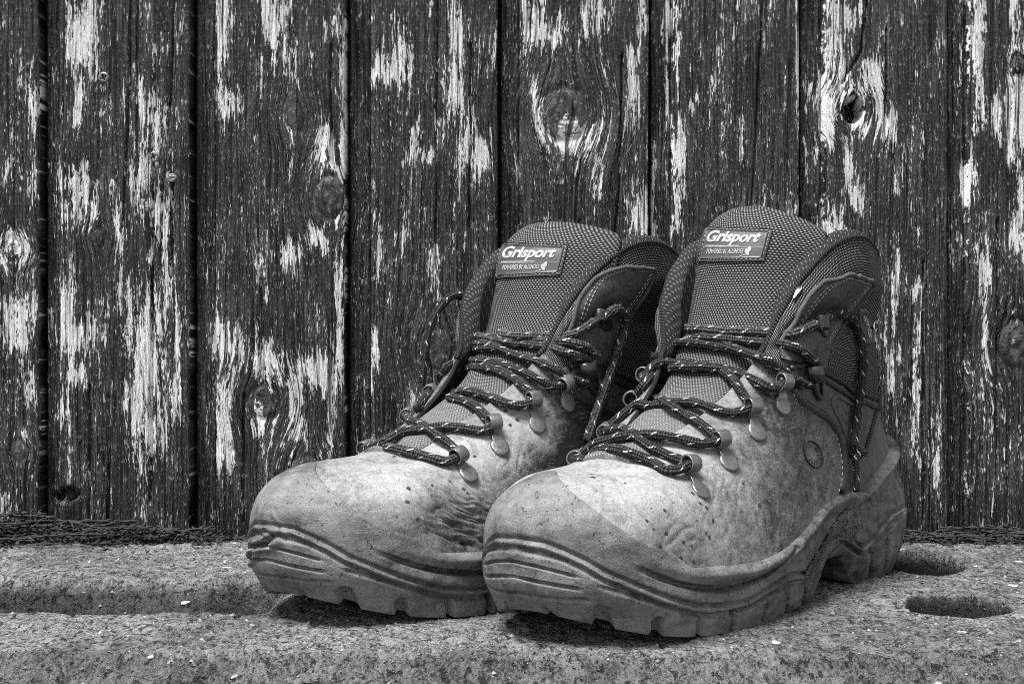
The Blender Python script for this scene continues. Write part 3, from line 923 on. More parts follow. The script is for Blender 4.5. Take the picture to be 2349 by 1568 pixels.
def build_boot(tagname, base, bv, pl, cfg):
    label = cfg['label']
    root = empty('hiking_boot', pl.O)
    tag(root, label, 'boot', 'pair of hiking boots')
    W = pl.w
    # ---- rubber: outsole, midsole, toe cap, heel counter
    P = base.ev(vrub)
    N = normals(P)
    if (N[NU // 4, 40] @ np.array([0, 1, 0])) < 0: N = -N
    rb = rub.copy()
    Pv = P
    if cfg.get('tear'):
        for ln, dep, w in cfg['tear']:
            q = np.array([pl.loc(h[0]) for h in (hit(bv, *p) for p in ln) if h is not None])
            if len(q) > 1:
                d = dist_field(P, q)
                rb = rb - dep * g(d, w) + .5 * dep * g(d - 2.2 * w, 1.4 * w)
    rb = rb + cfg.get('dent', 0) * fbm(P[..., 0] / 25, (P[..., 1] + P[..., 2]) / 18, 33, 2)
    Q = P + N * rb[..., None]
    Q[:, -1] = P[:, -1] + N[:, -1] * -.6
    # bottom closure
    cen = np.stack([P[:, 0, 0], P[:, 0, 1] * .0, P[:, 0, 2] + 1.2], -1)
    ins = np.stack([P[:, 0, 0] * .94 + 9, P[:, 0, 1] * .80, P[:, 0, 2] + .8], -1)
    Q = np.concatenate([cen[:, None], ins[:, None], Q], 1)
    nv = Q.shape[1]
    Fc = grid_faces(NU, nv, True)
    fu = UV_[Fc[:, 0] // nv]; fj = Fc[:, 0] % nv
    fv = np.where(fj < 2, 0, vrub[Fc[:, 0] // nv, np.clip(fj - 2, 0, NVR - 1)])
    dust = np.clip(.35 + .5 * smooth(5.5, 10.5, uvis) + .2 * (N[..., 2] > .2) + .1, 0, 1)
    dust = np.concatenate([dust[:, :1], dust[:, :1], dust], 1)
    fvl = vL1[Fc[:, 0] // nv]
    is_out = fv < fvl
    is_toe = (~is_out) & (fu > 8.85)
    is_heel = (~is_out) & (fu < 3.0)
    is_mid = ~(is_out | is_toe | is_heel)
    Wq = W(Q).reshape(-1, 3)
    parts = {}
    for nm, msk in (('outsole', is_out), ('midsole', is_mid), ('toe_cap', is_toe), ('heel_counter', is_heel)):
        v_, f_, d_ = compress(Wq, Fc[msk], dust.reshape(-1))
        parts[nm] = mk(nm, v_, f_, M['rubber'], root, None, dict(dust=d_))
    # ---- grip panel with emblem (outer side)
    nu_, nv_ = 150, 170
    ug = np.linspace(grip_uv[:, 0].min() - .05, grip_uv[:, 0].max() + .05, nu_)
    vg = np.linspace(grip_uv[:, 1].min() - .05, grip_uv[:, 1].max() + .05, nv_)
    iu = ug * NU / 22
    Pb = base.ev(np.broadcast_to(vg[None], (NU, nv_)))
    Nb = normals(Pb); Nb = Nb if Nb[NU // 4, 40] @ np.array([0, 1, 0]) > 0 else -Nb
    i0 = np.floor(iu).astype(int); fr = (iu - i0)[:, None, None]
    Pg = Pb[i0] * (1 - fr) + Pb[(i0 + 1) % NU] * fr
    Ng = Nb[i0] * (1 - fr) + Nb[(i0 + 1) % NU] * fr
    UG, VG = np.meshgrid(ug, vg, indexing='ij')
    ins_ = in_poly(UG, VG, grip_uv)
    s1 = (Pg[..., 0] * .9 + Pg[..., 2]) / 2.5; s2 = (Pg[..., 0] * .9 - Pg[..., 2]) / 2.5
    tri = lambda x: 1 - np.abs((x % 1) - .5) * 2
    dia = np.minimum(tri(s1), tri(s2))
    hgt = 1.25 + 1.0 * smooth(.18, .52, dia)
    eb = uv_at(bvR, *c5([(935,835)])[0])
    el = np.hypot((UG - eb[0]) * 32 / 6.5, (VG - eb[1]) * 15 / 8.5)
    hgt = np.where(el < 1, 1.9, hgt) - .9 * g((el - 1.03) * 6, .8)
    Pgo = Pg + Ng * hgt[..., None]
    fg = grid_faces(nu_, nv_)
    ok = ins_.reshape(-1)[fg].all(1)
    v_, f_ = compress(W(Pgo).reshape(-1, 3), fg[ok])
    gp = mk('grip_panel', v_, f_, M['rubber'], parts['midsole'], None, dict(dust=np.full(len(v_), .25)))
    tv, tf = text_mesh('g', .0, 1, .03)
    tu = eb[0] + (.5 - tv[:, 0]) * .30; tvv = eb[1] + (tv[:, 1] - .5) * .95
    def at_uv(u, v, off):
        ii = np.clip(u * NU / 22, 0, NU - 2); a = np.floor(ii).astype(int); f = (ii - a)[:, None]
        jj = np.clip((v - vg[0]) / (vg[1] - vg[0]), 0, nv_ - 2); b = np.floor(jj).astype(int); h = (jj - b)[:, None]
        p = (Pb[a, b] * (1 - f) + Pb[a + 1, b] * f) * (1 - h) + (Pb[a, b + 1] * (1 - f) + Pb[a + 1, b + 1] * f) * h
        return p + Nb[a, b] * off
    lo_ = at_uv(tu, tvv, 1.6); hi_ = at_uv(tu, tvv, 2.7)
    n0 = len(lo_)
    edge = {}
    for f in tf:
        for a, b in zip(f, f[1:] + f[:1]): edge[(a, b)] = edge.get((a, b), 0) + 1
    sides = [[a, b, b + n0, a + n0] for (a, b) in edge if (b, a) not in edge]
    mk('emblem', W(np.concatenate([lo_, hi_])), [[i + n0 for i in f] for f in tf] + sides, M['rubber'], parts['midsole'], None, dict(dust=np.full(2 * n0, .5)), flat=True)

    # ---- upper
    NVU = 150
    vv = (vr - .25)[:, None] + np.linspace(0, 1, NVU)[None] * (7 - vr + .25)[:, None]
    P = base.ev(vv); N = normals(P)
    if (N[NU // 4, 40] @ np.array([0, 1, 0])) < 0: N = -N
    uu = np.broadcast_to(UV_[:, None], vv.shape)
    vp = vpip(uu)
    us = useam(vv)
    z_col = (vv > vp) & (uu < 7.25)
    z_ank = (~z_col) & (uu < us)
    q = np.clip((vv - vp) / np.maximum(7 - vp, .05), 0, 1)
    disp = np.zeros_like(vv)
    puff = smooth(7.2, 5.8, uu) * (2.2 * np.sin(np.pi * np.clip(q / .55, 0, 1)) ** 1 * (q < .55) + 4.2 * np.exp(-((q - .80) / .16) ** 2) - 1.2 * g(q - .56, .06))
    disp += np.where(z_col, puff, 0)
    vis = (U <= 11)[:, None]
    # leather unevenness, creases
    disp += np.where(z_col, .9, .6) * fbm(P[..., 0] / 16, P[..., 2] / 13 + P[..., 1] / 30, 17 + cfg['seed'], 3)
    for (px, py, ax, w, n_, amp, sp) in cfg['creases']:
        h = hit(bv, px, py)
        if h is None: continue
        c = pl.loc(h[0])
        r = np.linalg.norm(P - c, axis=-1)
        dirv = np.array(ax, float); dirv /= np.linalg.norm(dirv)
        per = np.cross(dirv, [0, 1, 0])
        ca = ((P - c) @ dirv); cb = ((P - c) @ per)
        ca = ca + 3.0 * fbm(P[..., 0] / 14, P[..., 2] / 14, 27, 2)
        rid = 1 - np.abs(fbm(ca / sp, cb / (sp * 4.5), 57 + cfg['seed'], 2)) * 2.2
        disp += np.where(vis, -1.25 * amp * np.exp(-(r / w) ** 2) * np.clip(rid, 0, 1) ** 2.2, 0)
    # vamp edge steps down to the ankle panel
    disp += np.where(~z_col, .9 * smooth(-.02, .06, uu - us), 0)
    Pu = P + N * disp[..., None]
    Wu = W(Pu)
    # wear / dust on the leather, plus glow painted round the left boot's hooks
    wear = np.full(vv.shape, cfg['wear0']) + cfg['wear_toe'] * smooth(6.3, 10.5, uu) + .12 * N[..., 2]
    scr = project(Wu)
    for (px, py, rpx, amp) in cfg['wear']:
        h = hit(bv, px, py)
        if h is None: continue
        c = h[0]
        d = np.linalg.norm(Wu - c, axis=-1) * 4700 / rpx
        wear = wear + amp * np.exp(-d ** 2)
    arc_u = np.cumsum(np.concatenate([[0], np.linalg.norm(np.diff(P[:, 60], axis=0), axis=1)]))
    arc_v = np.cumsum(np.concatenate([np.zeros((NU, 1)), np.linalg.norm(np.diff(P, axis=1), axis=-1)], 1), 1)
    uvm = np.stack([np.broadcast_to(arc_u[:, None], vv.shape), arc_v - arc_v[:, -1:] + 150], -1)
    Fu = grid_faces(NU, NVU, True)
    fc = z_col.reshape(-1)[Fu].sum(1) >= 2
    fa = (~fc) & (z_ank.reshape(-1)[Fu].sum(1) >= 2)
    fvp = ~(fc | fa)
    flatW = Wu.reshape(-1, 3)
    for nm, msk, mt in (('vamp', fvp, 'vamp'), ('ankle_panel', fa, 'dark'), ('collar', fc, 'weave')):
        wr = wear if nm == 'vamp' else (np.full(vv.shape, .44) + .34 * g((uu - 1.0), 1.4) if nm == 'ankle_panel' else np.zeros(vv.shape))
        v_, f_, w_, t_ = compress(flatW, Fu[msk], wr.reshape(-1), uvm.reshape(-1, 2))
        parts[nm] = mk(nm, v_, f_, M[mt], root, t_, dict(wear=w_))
    # inner face and rim
    nr_, nd_ = 16, 34
    ni = nr_ + nd_
    T = (2.4 + 8.6 * smooth(7.6, 6.6, UV_))[:, None]
    ph_ = np.linspace(0, np.pi, nr_)[None]
    vi = np.concatenate([np.full((NU, nr_), 7.0), 7 - np.linspace(.04, 1, nd_)[None] * np.where(UV_ < 7.5, 2.2, .55)[:, None]], 1)
    Pi = base.ev(vi.copy())
    rimN = N[:, -1:]
    upv = P[:, -1:] - P[:, -4:-3]; upv = upv / np.linalg.norm(upv, axis=-1)[..., None]
    Pi[:, nr_:] -= rimN * T[..., None]
    Pi[:, :nr_] = Pu[:, -1:] - rimN * (T * .5 * (1 - np.cos(ph_)))[..., None] + upv * (T * .5 * np.sin(ph_) * .8)[..., None]
    Pi[:, nr_:] += (Pu[:, -1:] - P[:, -1:]) * np.linspace(1, 0, nd_)[None, :, None]
    dn = np.linspace(0, 1, ni)
    fi = grid_faces(NU, ni, True)[:, ::-1]
    ua = np.stack([np.broadcast_to(arc_u[:, None], vi.shape), np.broadcast_to(dn[None] * 80, vi.shape)], -1)
    mk('lining', W(Pi), fi, M['lining'], root, ua.reshape(-1, 2))
    # binding along the collar
    sel = np.concatenate([np.arange(int(14.6 / 22 * NU), NU), np.arange(0, int(7.4 / 22 * NU))])
    rim = Pu[sel, -1] + N[sel, -1] * -1.0 + np.array([0, 0, .8])
    V_, F_, t_ = tube(resample(W(rim[::4]), .0012), .0015, 10)
    bo = mk('binding', V_, F_, M['binding'], parts['collar'], t_)

    def surf(u, v, off):
        """point on the upper, arrays u (full 0..22), v"""
        ii = (u * NU / 22) % NU; a = np.floor(ii).astype(int)
        out = []
        for k in range(len(u)):
            f0, f1 = vr[a[k]] - .25, 7
            j = np.clip((v[k] - f0) / (f1 - f0) * (NVU - 1), 0, NVU - 1); j = int(round(j))
            out.append(Pu[a[k], j] + N[a[k], j] * off)
        return np.array(out)
    # piping: along the seam and along the top of the ankle panel, both sides of the boot
    for side in (1, -1):
        su = seam_uv[:, 0].copy(); sv = seam_uv[:, 1].copy()
        p_ = surf(su if side > 0 else 22 - su, sv, .6)
        V_, F_, t_ = tube(resample(W(p_), .0015), .0023, 10); mk('piping', V_, F_, M['piping'], root, t_)
        pu = np.linspace(.0, 6.3, 40)
        for dv, rr in ((-.02, .0015), (-.20, .0011)):
            p_ = surf(pu if side > 0 else (22 - pu) % 22, vpip(pu) + dv, .7)
            V_, F_, t_ = tube(resample(W(p_), .002), rr, 8); mk('piping', V_, F_, M['piping'], root, t_)
    # stitching beside the seam and along the vamp
    st = Bag()
    def stitch(path, step=.0030, ln=.0019, r=.00028):
        P_ = resample(path, .0003)
        d = np.concatenate([[0], np.cumsum(np.linalg.norm(np.diff(P_, axis=0), axis=1))])
        s_ = 0
        while s_ + ln < d[-1]:
            q_ = np.stack([[np.interp(s_ + t * ln, d, P_[:, a]) for a in range(3)] for t in (0, .5, 1)])
            v_, f_, _ = tube(q_, [r * .6, r, r * .6], 5); st.add(v_, f_)
            s_ += step
    stitch(W(surf(seam_uv[:, 0] + .10, seam_uv[:, 1], .1)))
    stitch(W(surf(seam_uv[:, 0] - .11, seam_uv[:, 1], .3)))

    # ---- tongue
    ring, tuv, s_ = tongue_surface(base, cfg['tsgn'])
    ring[..., 1] *= 1 + (cfg.get('tw', 1) - 1) * smooth(.3, .6, s_)
    ring = ring + np.array([0, cfg.get('tdy', 0), cfg.get('tdz', 0)]) * smooth(.25, 1, s_)[..., None]
    ring[..., 2] *= 1 + (cfg['tscale'] - 1) * smooth(.3, 1, s_)
    ring = ring + .5 * fbm(ring[..., 1] / 14, ring[..., 2] / 14, 44 + cfg['seed'], 2)[..., None] * np.array([1, 0, .4])
    ns, nm_ = ring.shape[:2]
    Ft = ring_faces(ns, nm_)
    Wt = W(ring)
    caps = [list(range(nm_))[::-1], [(ns - 1) * nm_ + k for k in range(nm_)]]
    wt = np.broadcast_to(.85 * smooth(.42, .12, s_), ring.shape[:2])
    tongue = mk('tongue', Wt.reshape(-1, 3), Ft.tolist() + caps, M['weave'], root, tuv.reshape(-1, 2), dict(wear=wt))
    bt = bvh(Wt, Ft)

    # ---- label
    TL, TR, BR, BL = [np.array(c, float) for c in cfg['label_px']]
    lab_c = (TL + TR + BR + BL) / 4
    def lab(fx, fy, off):
        p = (TL * (1 - fx) + TR * fx) * (1 - fy) + (BL * (1 - fx) + BR * fx) * fy
        h = hit(bt, *p)
        k = 0
        while h is None and k < 60:                    # just past the tongue's edge: wrap back onto it
            k += 1
            p = p + (lab_c - p) * .02
            h = hit(bt, *p)
        return h[0] + h[1] * off
    def patch(name, x0, x1, y0, y1, off, mat, parent, n=26, m=14, edge=.0):
        fx = np.linspace(x0, x1, n); fy = np.linspace(y0, y1, m)
        G_ = np.array([[lab(a, b, off) for b in fy] for a in fx])
        G0 = np.array([[lab(a, b, -.0006) for b in fy] for a in fx])
        # smooth the woven relief away
        V_ = np.concatenate([G_.reshape(-1, 3), G0.reshape(-1, 3)])
        f_ = grid_faces(n, m)
        per = [i * m for i in range(n)] + [(n - 1) * m + j for j in range(1, m)] + [i * m + m - 1 for i in range(n - 2, -1, -1)] + [j for j in range(m - 2, 0, -1)]
        sd_ = [[per[i], per[(i + 1) % len(per)], per[(i + 1) % len(per)] + n * m, per[i] + n * m] for i in range(len(per))]
        return mk(name, V_, f_.tolist() + sd_, mat, parent)
    lb = patch('label', 0, 1, 0, 1, .0009, M['labeltrim'], tongue)
    patch('label_face', .055, .945, .09, .91, .0014, M['label'], tongue)
    def print_text(body, x0, x1, y0, y1, shear, bold, name):
        tv, tf = text_mesh(body, shear, 1, bold)
        V_ = np.array([lab(x0 + a * (x1 - x0), y1 + b * (y0 - y1), .0017) for a, b in tv])
        return mk(name, V_, tf, M['white'], tongue, flat=True)
    print_text('Grisport', .09, .86, .11, .53, .32, .040, 'lettering')
    print_text('POWERED BY ALLSHOES', .14, .665, .64, .775, .0, .016, 'lettering')
    ln_ = Bag()
    for (x0, x1, y0, y1) in ((.10, .58, .535, .56), (.07, .93, .585, .592)):
        n = 14
        xs_ = np.linspace(x0, x1, n)
        V_ = np.array([lab(a, b, .0017) for b in (y0, y1) for a in xs_])
        ln_.add(V_, [[i, i + 1, n + i + 1, n + i] for i in range(n - 1)])
    # small leaf-and-hand mark after the second line
    for (cx_, cy_, rx_, ry_, rot) in ((.715, .70, .030, .085, -.5), (.745, .66, .028, .10, .1), (.735, .78, .040, .05, .8), (.69, .82, .022, .018, 0), (.645, .845, .018, .018, 0)):
        an = np.linspace(0, 2 * np.pi, 12, endpoint=False)
        ex = np.cos(an) * rx_; ey = np.sin(an) * ry_
        V_ = np.array([lab(cx_ + a * math.cos(rot) - b * math.sin(rot) * .4, cy_ + a * math.sin(rot) * 1.5 + b * math.cos(rot), .0017) for a, b in zip(ex, ey)])
        ln_.add(V_, [list(range(12))])
    ln_.build('print_mark', M['white'], tongue, flat=True)
    for pth in ([(.03, .05), (.97, .05)], [(.97, .05), (.97, .95)], [(.97, .95), (.03, .95)], [(.03, .95), (.03, .05)]):
        p_ = np.array([lab(pth[0][0] + t * (pth[1][0] - pth[0][0]), pth[0][1] + t * (pth[1][1] - pth[0][1]), .0010) for t in np.linspace(0, 1, 8)])
        stitch(p_, .0024, .0014, .0002)

    # ---- leather tab carrying the top hook (flares away from the collar)
    full_v, full_f = [Wu.reshape(-1, 3), Wt.reshape(-1, 3)], [Fu, Ft + NU * NVU]
    b_all = bvh(np.concatenate(full_v), np.concatenate(full_f))
    b_up = bvh(Wu, Fu)
    rows = cfg['tab']
    lw = np.array([r_[0] for r_ in rows], float); rw = np.array([r_[1] for r_ in rows], float); lift = np.array([r_[2] for r_ in rows], float)
    tq = np.linspace(0, len(rows) - 1, 40)
    lw, rw, lift = spline_eval(lw, tq), spline_eval(rw, tq), spline_eval(lift, tq)
    nc = 22
    outer = np.zeros((40, nc, 3)); nn = np.zeros((40, nc, 3))
    for i in range(40):
        for j in range(nc):
            f = j / (nc - 1)
            p = lw[i] * (1 - f) + rw[i] * f
            h = hit(b_up, *p)
            if h is None: h = hit(b_all, *p) or hit(b_up, *(p + [-6, 10])) or (outer[i - 1, j] + np.array([0, 0, .0005]), nn[i - 1, j], 0)
            outer[i, j] = h[0]; nn[i, j] = h[1]
    # smooth the support, then push it out
    for _ in range(6):
        outer[1:-1, 1:-1] = (outer[1:-1, 1:-1] * 2 + outer[:-2, 1:-1] + outer[2:, 1:-1] + outer[1:-1, :-2] + outer[1:-1, 2:]) / 6
        nn[1:-1, 1:-1] = (nn[1:-1, 1:-1] * 2 + nn[:-2, 1:-1] + nn[2:, 1:-1] + nn[1:-1, :-2] + nn[1:-1, 2:]) / 6
    nn /= np.linalg.norm(nn, axis=-1)[..., None]
    fj = np.linspace(0, 1, nc)
    fi_ = np.linspace(0, 1, 40)
    edge_d = np.minimum(np.minimum(fj, 1 - fj)[None] * nc, (1 - fi_)[:, None] * 40)
    tab_o = outer + nn * ((lift[:, None] + .4) / 1000)[..., None]
    tab_o = tab_o + nn * (.0007 * smooth(2.0, .3, edge_d))[..., None] * 0
    tab_i = tab_o - nn * .0024
    n40 = 40 * nc
    f_ = grid_faces(40, nc)
    per = [i * nc for i in range(40)] + [39 * nc + j for j in range(1, nc)] + [i * nc + nc - 1 for i in range(38, -1, -1)] + [j for j in range(nc - 2, 0, -1)]
    sd_ = [[per[i], per[(i + 1) % len(per)], per[(i + 1) % len(per)] + n40, per[i] + n40] for i in range(len(per))]
    tab = mk('pull_tab', np.concatenate([tab_o.reshape(-1, 3), tab_i.reshape(-1, 3)]), f_.tolist() + f_[:, ::-1].__add__(n40).tolist() + sd_, M['dark'], root, None, dict(wear=np.full(2 * n40, .46)))
    # raised suede edge + stitches round the tab
    ep = np.concatenate([tab_o[4:, 0], tab_o[-1, 1:-1], tab_o[::-1][:36, -1]])
    V_, F_, t_ = tube(resample(ep[::2], .0008), .0012, 8)
    mk('tab_edge', V_, F_, M['suede'], tab, t_)
    for a_, b_ in ((2, 36), (3, 35)):
        ep = np.concatenate([tab_o[6:b_, a_], tab_o[b_, a_ + 1:nc - a_ - 1], tab_o[6:b_, nc - 1 - a_][::-1]]) + nn[20, 10] * .0002
        stitch(ep[::2], .0026, .0016, .00026)
    bt_tab = bvh(np.concatenate([Wu.reshape(-1, 3), Wt.reshape(-1, 3), tab_o.reshape(-1, 3)]),
                 np.concatenate([Fu, Ft + NU * NVU, f_ + NU * NVU + ns * nm_]))
    st.build('stitching', M['thread'], root)['kind'] = 'stuff'

    # ---- hooks
    def frame(n, d):
        n = n / np.linalg.norm(n); d = d - (d @ n) * n; d = d / np.linalg.norm(d)
        return n, d, np.cross(n, d)
    def make_hook(pp, ll, n, mat):
        """pp plate centre, ll loop centre (on the surface), n surface normal"""
        n, d, s = frame(n, ll - pp)
        L = max(np.linalg.norm((ll - pp) - ((ll - pp) @ n) * n), .004)
        # rivet plate: rounded tongue with a domed face
        bag = Bag()
        na, nr = 24, 6
        an = np.linspace(0, 2 * np.pi, na, endpoint=False)
        a0, b0 = .0051, .0047
        V_ = []
        for k in range(nr + 2):
            rr = [1.0, 1.0, .93, .80, .6, .4, .2, .02][k]
            hh = [-.0008, .0006, .0012, .0014, .00155, .0016, .00165, .0017][k]
            for t in an:
                V_.append(pp + d * math.cos(t) * a0 * rr + s * math.sin(t) * b0 * rr + n * hh)
        f_ = []
        for k in range(nr + 1):
            for j in range(na): f_.append([k * na + j, k * na + (j + 1) % na, (k + 1) * na + (j + 1) % na, (k + 1) * na + j])
        f_.append([(nr + 1) * na + j for j in range(na)])
        bag.add(V_, f_)
        # neck + loop: a bent strip that curls up and over the lace
        R = .0031
        pr = [(a0 * .35, .0008), (a0 * .9 + (L - a0 * .9) * .25, .0013)]
        ph = np.linspace(-.55 * np.pi, 1.0 * np.pi, 18)
        loop = [(L + R * math.sin(t) * 1.15 + .0006, .0012 + R - R * math.cos(t)) for t in np.linspace(-.1 * np.pi, 1.62 * np.pi, 20)]
        prof = np.array(pr[:2] + [(L - .0022, .0009)] + loop)
        prof = resample(prof, .0005)
        wd = np.interp(np.arange(len(prof)), [0, len(prof) * .12, len(prof) * .22, len(prof) * .36, len(prof)], [.0030, .0027, .0021, .0032, .0030])
        tn = np.gradient(prof, axis=0); tn /= np.linalg.norm(tn, axis=1)[:, None]
        pn = np.stack([-tn[:, 1], tn[:, 0]], -1) * .00042
        V_ = []
        for (q, o_, w_) in zip(prof, pn, wd):
            for (sx, so) in ((-1, 1), (1, 1), (1, -1), (-1, -1)):
                p2 = q + o_ * so
                V_.append(pp + d * p2[0] + n * p2[1] + s * sx * w_)
        f_ = []
        for i in range(len(prof) - 1):
            for j in range(4): f_.append([i * 4 + j, i * 4 + (j + 1) % 4, (i + 1) * 4 + (j + 1) % 4, (i + 1) * 4 + j])
        f_.append([0, 1, 2, 3]); f_.append([(len(prof) - 1) * 4 + j for j in range(4)][::-1])
        bl = Bag(); bl.add(V_, f_)
        ho = bl.build('lace_hook', mat, root)
        md = ho.modifiers.new('bevel', 'BEVEL'); md.width = .00022; md.segments = 2; md.limit_method = 'ANGLE'
        bag.build('rivet_plate', mat, ho)
        return pp + d * L + n * (.0012 + R)
    loops = []
    for (pq, lq) in cfg['hooks']:
        h1 = hit(bt_tab, *pq); h2 = hit(bt_tab, *lq)
        loops.append(make_hook(h1[0], h2[0], h1[1] * .7 + h2[1] * .3, M['metal']))
    # the same row on the far side of the throat
    far = []
    for (pq, lq) in cfg['hooks']:
        a_, b_ = uv_at(bv, *pq), uv_at(bv, *lq)
        if a_ is None or b_ is None: continue
        pa = W(surf(np.array([22 - a_[0]]), np.array([a_[1] + .1]), 0))[0]; pb = W(surf(np.array([22 - b_[0]]), np.array([min(b_[1] + .1, 6.98)]), 0))[0]
        ii = int((22 - b_[0]) * NU / 22); f0 = vr[ii] - .25
        jj = int(np.clip((b_[1] - f0) / (7 - f0) * (NVU - 1), 0, NVU - 1))
        nw = N[ii, jj] @ pl.R
        pa = pa - nw * .0012; pb = pb - nw * .0012
        far.append(make_hook(pa, pb, nw, M['metal']))
    # black locking hook and black top hook
    def black_hook(px, py, rot, big, name):
        h = hit(bt_tab, px, py)
        n, d, s = frame(h[1], np.array([0, 0, 1.0]) * math.cos(rot) + pl.a * math.sin(rot))
        c = h[0] + n * .0004
        bag = Bag()
        if big: pass
        else:        # open oval ring
            an = np.linspace(0, 2 * np.pi, 40)
            P_ = np.array([c + d * math.cos(t) * .0088 + s * math.sin(t) * .0050 + n * .0012 for t in an])
            V_, F_, t_ = tube(P_, .0014, 8, flat=1.0); bag.add(V_, F_)
            V_ = []; an = an[:-1]
            for (r_, h_) in [(1, .0002), (.9, .0006), (.3, .0008), (.02, .0009)]:
                for t in an: V_.append(c + d * math.cos(t) * .0085 * r_ + s * math.sin(t) * .0047 * r_ + n * h_)
            m_ = len(an)
            bag.add(V_, [[k * m_ + j, k * m_ + (j + 1) % m_, (k + 1) * m_ + (j + 1) % m_, (k + 1) * m_ + j] for k in range(3) for j in range(m_)])
            pa = [c + n * .0008 + d * .005 + pl.a * .000, c + n * .0045 + d * .004 + pl.a * .001, c + n * .0072 + d * .0035 + pl.a * .004, c + n * .0062 + d * .003 + pl.a * .0085, c + n * .003 + d * .003 + pl.a * .0100]
            P_ = resample(np.array(pa), .0005)
            q_ = []
            tg = np.gradient(P_, axis=0); tg /= np.linalg.norm(tg, axis=1)[:, None]
            for x_, t_ in zip(P_, tg):
                on = np.cross(t_, d); on /= np.linalg.norm(on)
                q_ += [x_ + d * .0042 + on * .0005, x_ - d * .0042 + on * .0005, x_ - d * .0042 - on * .0005, x_ + d * .0042 - on * .0005]
            m_ = len(P_)
            bag.add(q_, [[i * 4 + j, i * 4 + (j + 1) % 4, i * 4 + 4 + (j + 1) % 4, i * 4 + 4 + j] for i in range(m_ - 1) for j in range(4)] + [[0, 1, 2, 3], [m_ * 4 - 1, m_ * 4 - 2, m_ * 4 - 3, m_ * 4 - 4]])
        return bag.build(name, M['black'], root)
    black_hook(*cfg['lock'], .35, False, 'locking_hook')
    (pq, lq) = cfg['top_hook']
    h1 = hit(bt_tab, *pq); h2 = hit(bt_tab, *lq)
    make_hook(h1[0], h2[0], h1[1], M['black'])

    # ---- lace
    R_L = .00225
    lb_ = Bag(); fz = Bag(); lw_ = []
    def lace_path(pts, default_lift=0.0, plane=None, base_lift=0.0):
        out = []
        for p in pts:
            lift = (p[2] if len(p) > 2 else default_lift) / 1000
            if plane is not None:
                r = ray(p[0], p[1])
                k = ((pl.O + plane / 1000 * pl.l - CAM) @ pl.l) / (r @ pl.l)
                out.append(CAM + k * r); continue
            h = hit(bt_tab, p[0], p[1])
            if h is None:
                if out:
                    r = ray(p[0], p[1]); r = r
                    out.append(CAM + r * ((out[-1] - CAM)[1]))
                continue
            toward = (CAM - h[0]) / np.linalg.norm(CAM - h[0])
            out.append(h[0] + h[1] * (R_L * .75 + lift * .3) + toward * (lift * .7 + R_L * .3))
        return np.array(out)
    def lay(P_, r=R_L, fuzz=.3):
        P_ = resample(P_, .0008)
        # relax so that the cord bridges hollows
        for _ in range(14):
            P_[1:-1] = P_[1:-1] * .5 + (P_[:-2] + P_[2:]) * .25
        n = len(P_)
        ph = rng.uniform(0, 6)
        rr = r * (1 + .06 * np.sin(np.arange(n) * .35 + ph) + .05 * rng.normal(size=n).cumsum() / (1 + np.sqrt(np.arange(n) + 1)))
        rr[:2] *= .8; rr[-2:] *= .8
        V_, F_, t_ = tube(P_, rr, 14)
        t_ = t_ + np.array([rng.uniform(0, 30), rng.uniform(0, 1)])
        lb_.add(V_, F_, t_)
        lw_.append(np.full(len(V_), fuzz))
        # frayed fibres
        nf = int(n * 3.0 * fuzz * 2)
        for _ in range(nf):
            i = rng.integers(1, n - 1)
            dv = rng.normal(size=3); dv /= np.linalg.norm(dv)
            q0 = P_[i] + dv * r * .95
            tg = P_[i + 1] - P_[i - 1]; tg /= np.linalg.norm(tg)
            ln = rng.uniform(.0008, .0026) * (.6 + fuzz)
            q1 = q0 + (dv * rng.uniform(.3, 1) + tg * rng.uniform(-1, 1) + rng.normal(size=3) * .3) * ln
            w = np.cross(dv, tg); w /= np.linalg.norm(w) + 1e-9
            w *= .00006
            fz.add([q0 - w, q0 + w, q1], [[0, 1, 2]])
    for spec in cfg['laces']:
        P_ = lace_path(spec['p'], spec.get('lift', .3), spec.get('plane'))
        if len(P_) > 1:
            if spec.get('end') is not None and spec['end'] < len(loops): P_ = np.concatenate([P_, [loops[spec['end']]]])
            if spec.get('start') is not None and spec['start'] < len(far): P_ = np.concatenate([[far[spec['start']]], P_])
            lay(P_, R_L * spec.get('r', 1), spec.get('fuzz', .3))
    for (kx, ky) in cfg.get('knots', []):
        h = hit(bt_tab, kx, ky); c = h[0] + h[1] * .0042
        t = np.linspace(0, 2 * np.pi * 1.6, 40)
        P_ = np.stack([c + pl.l * math.cos(x_) * .0030 * (1 - .1 * i / 40) + np.array([0, 0, 1]) * (math.sin(x_) * .0026 + (i / 40 - .5) * .0035) + h[1] * .0022 * math.sin(x_ * 1.7) for i, x_ in enumerate(t)])
        lay(P_, R_L * .95, .3)
    lace = lb_.build('shoelace', M['lace'], root, attrs=dict(wear=np.concatenate(lw_)))
    fo = fz.build('lace_fuzz', M['fuzz'], lace, flat=True); fo['kind'] = 'stuff'

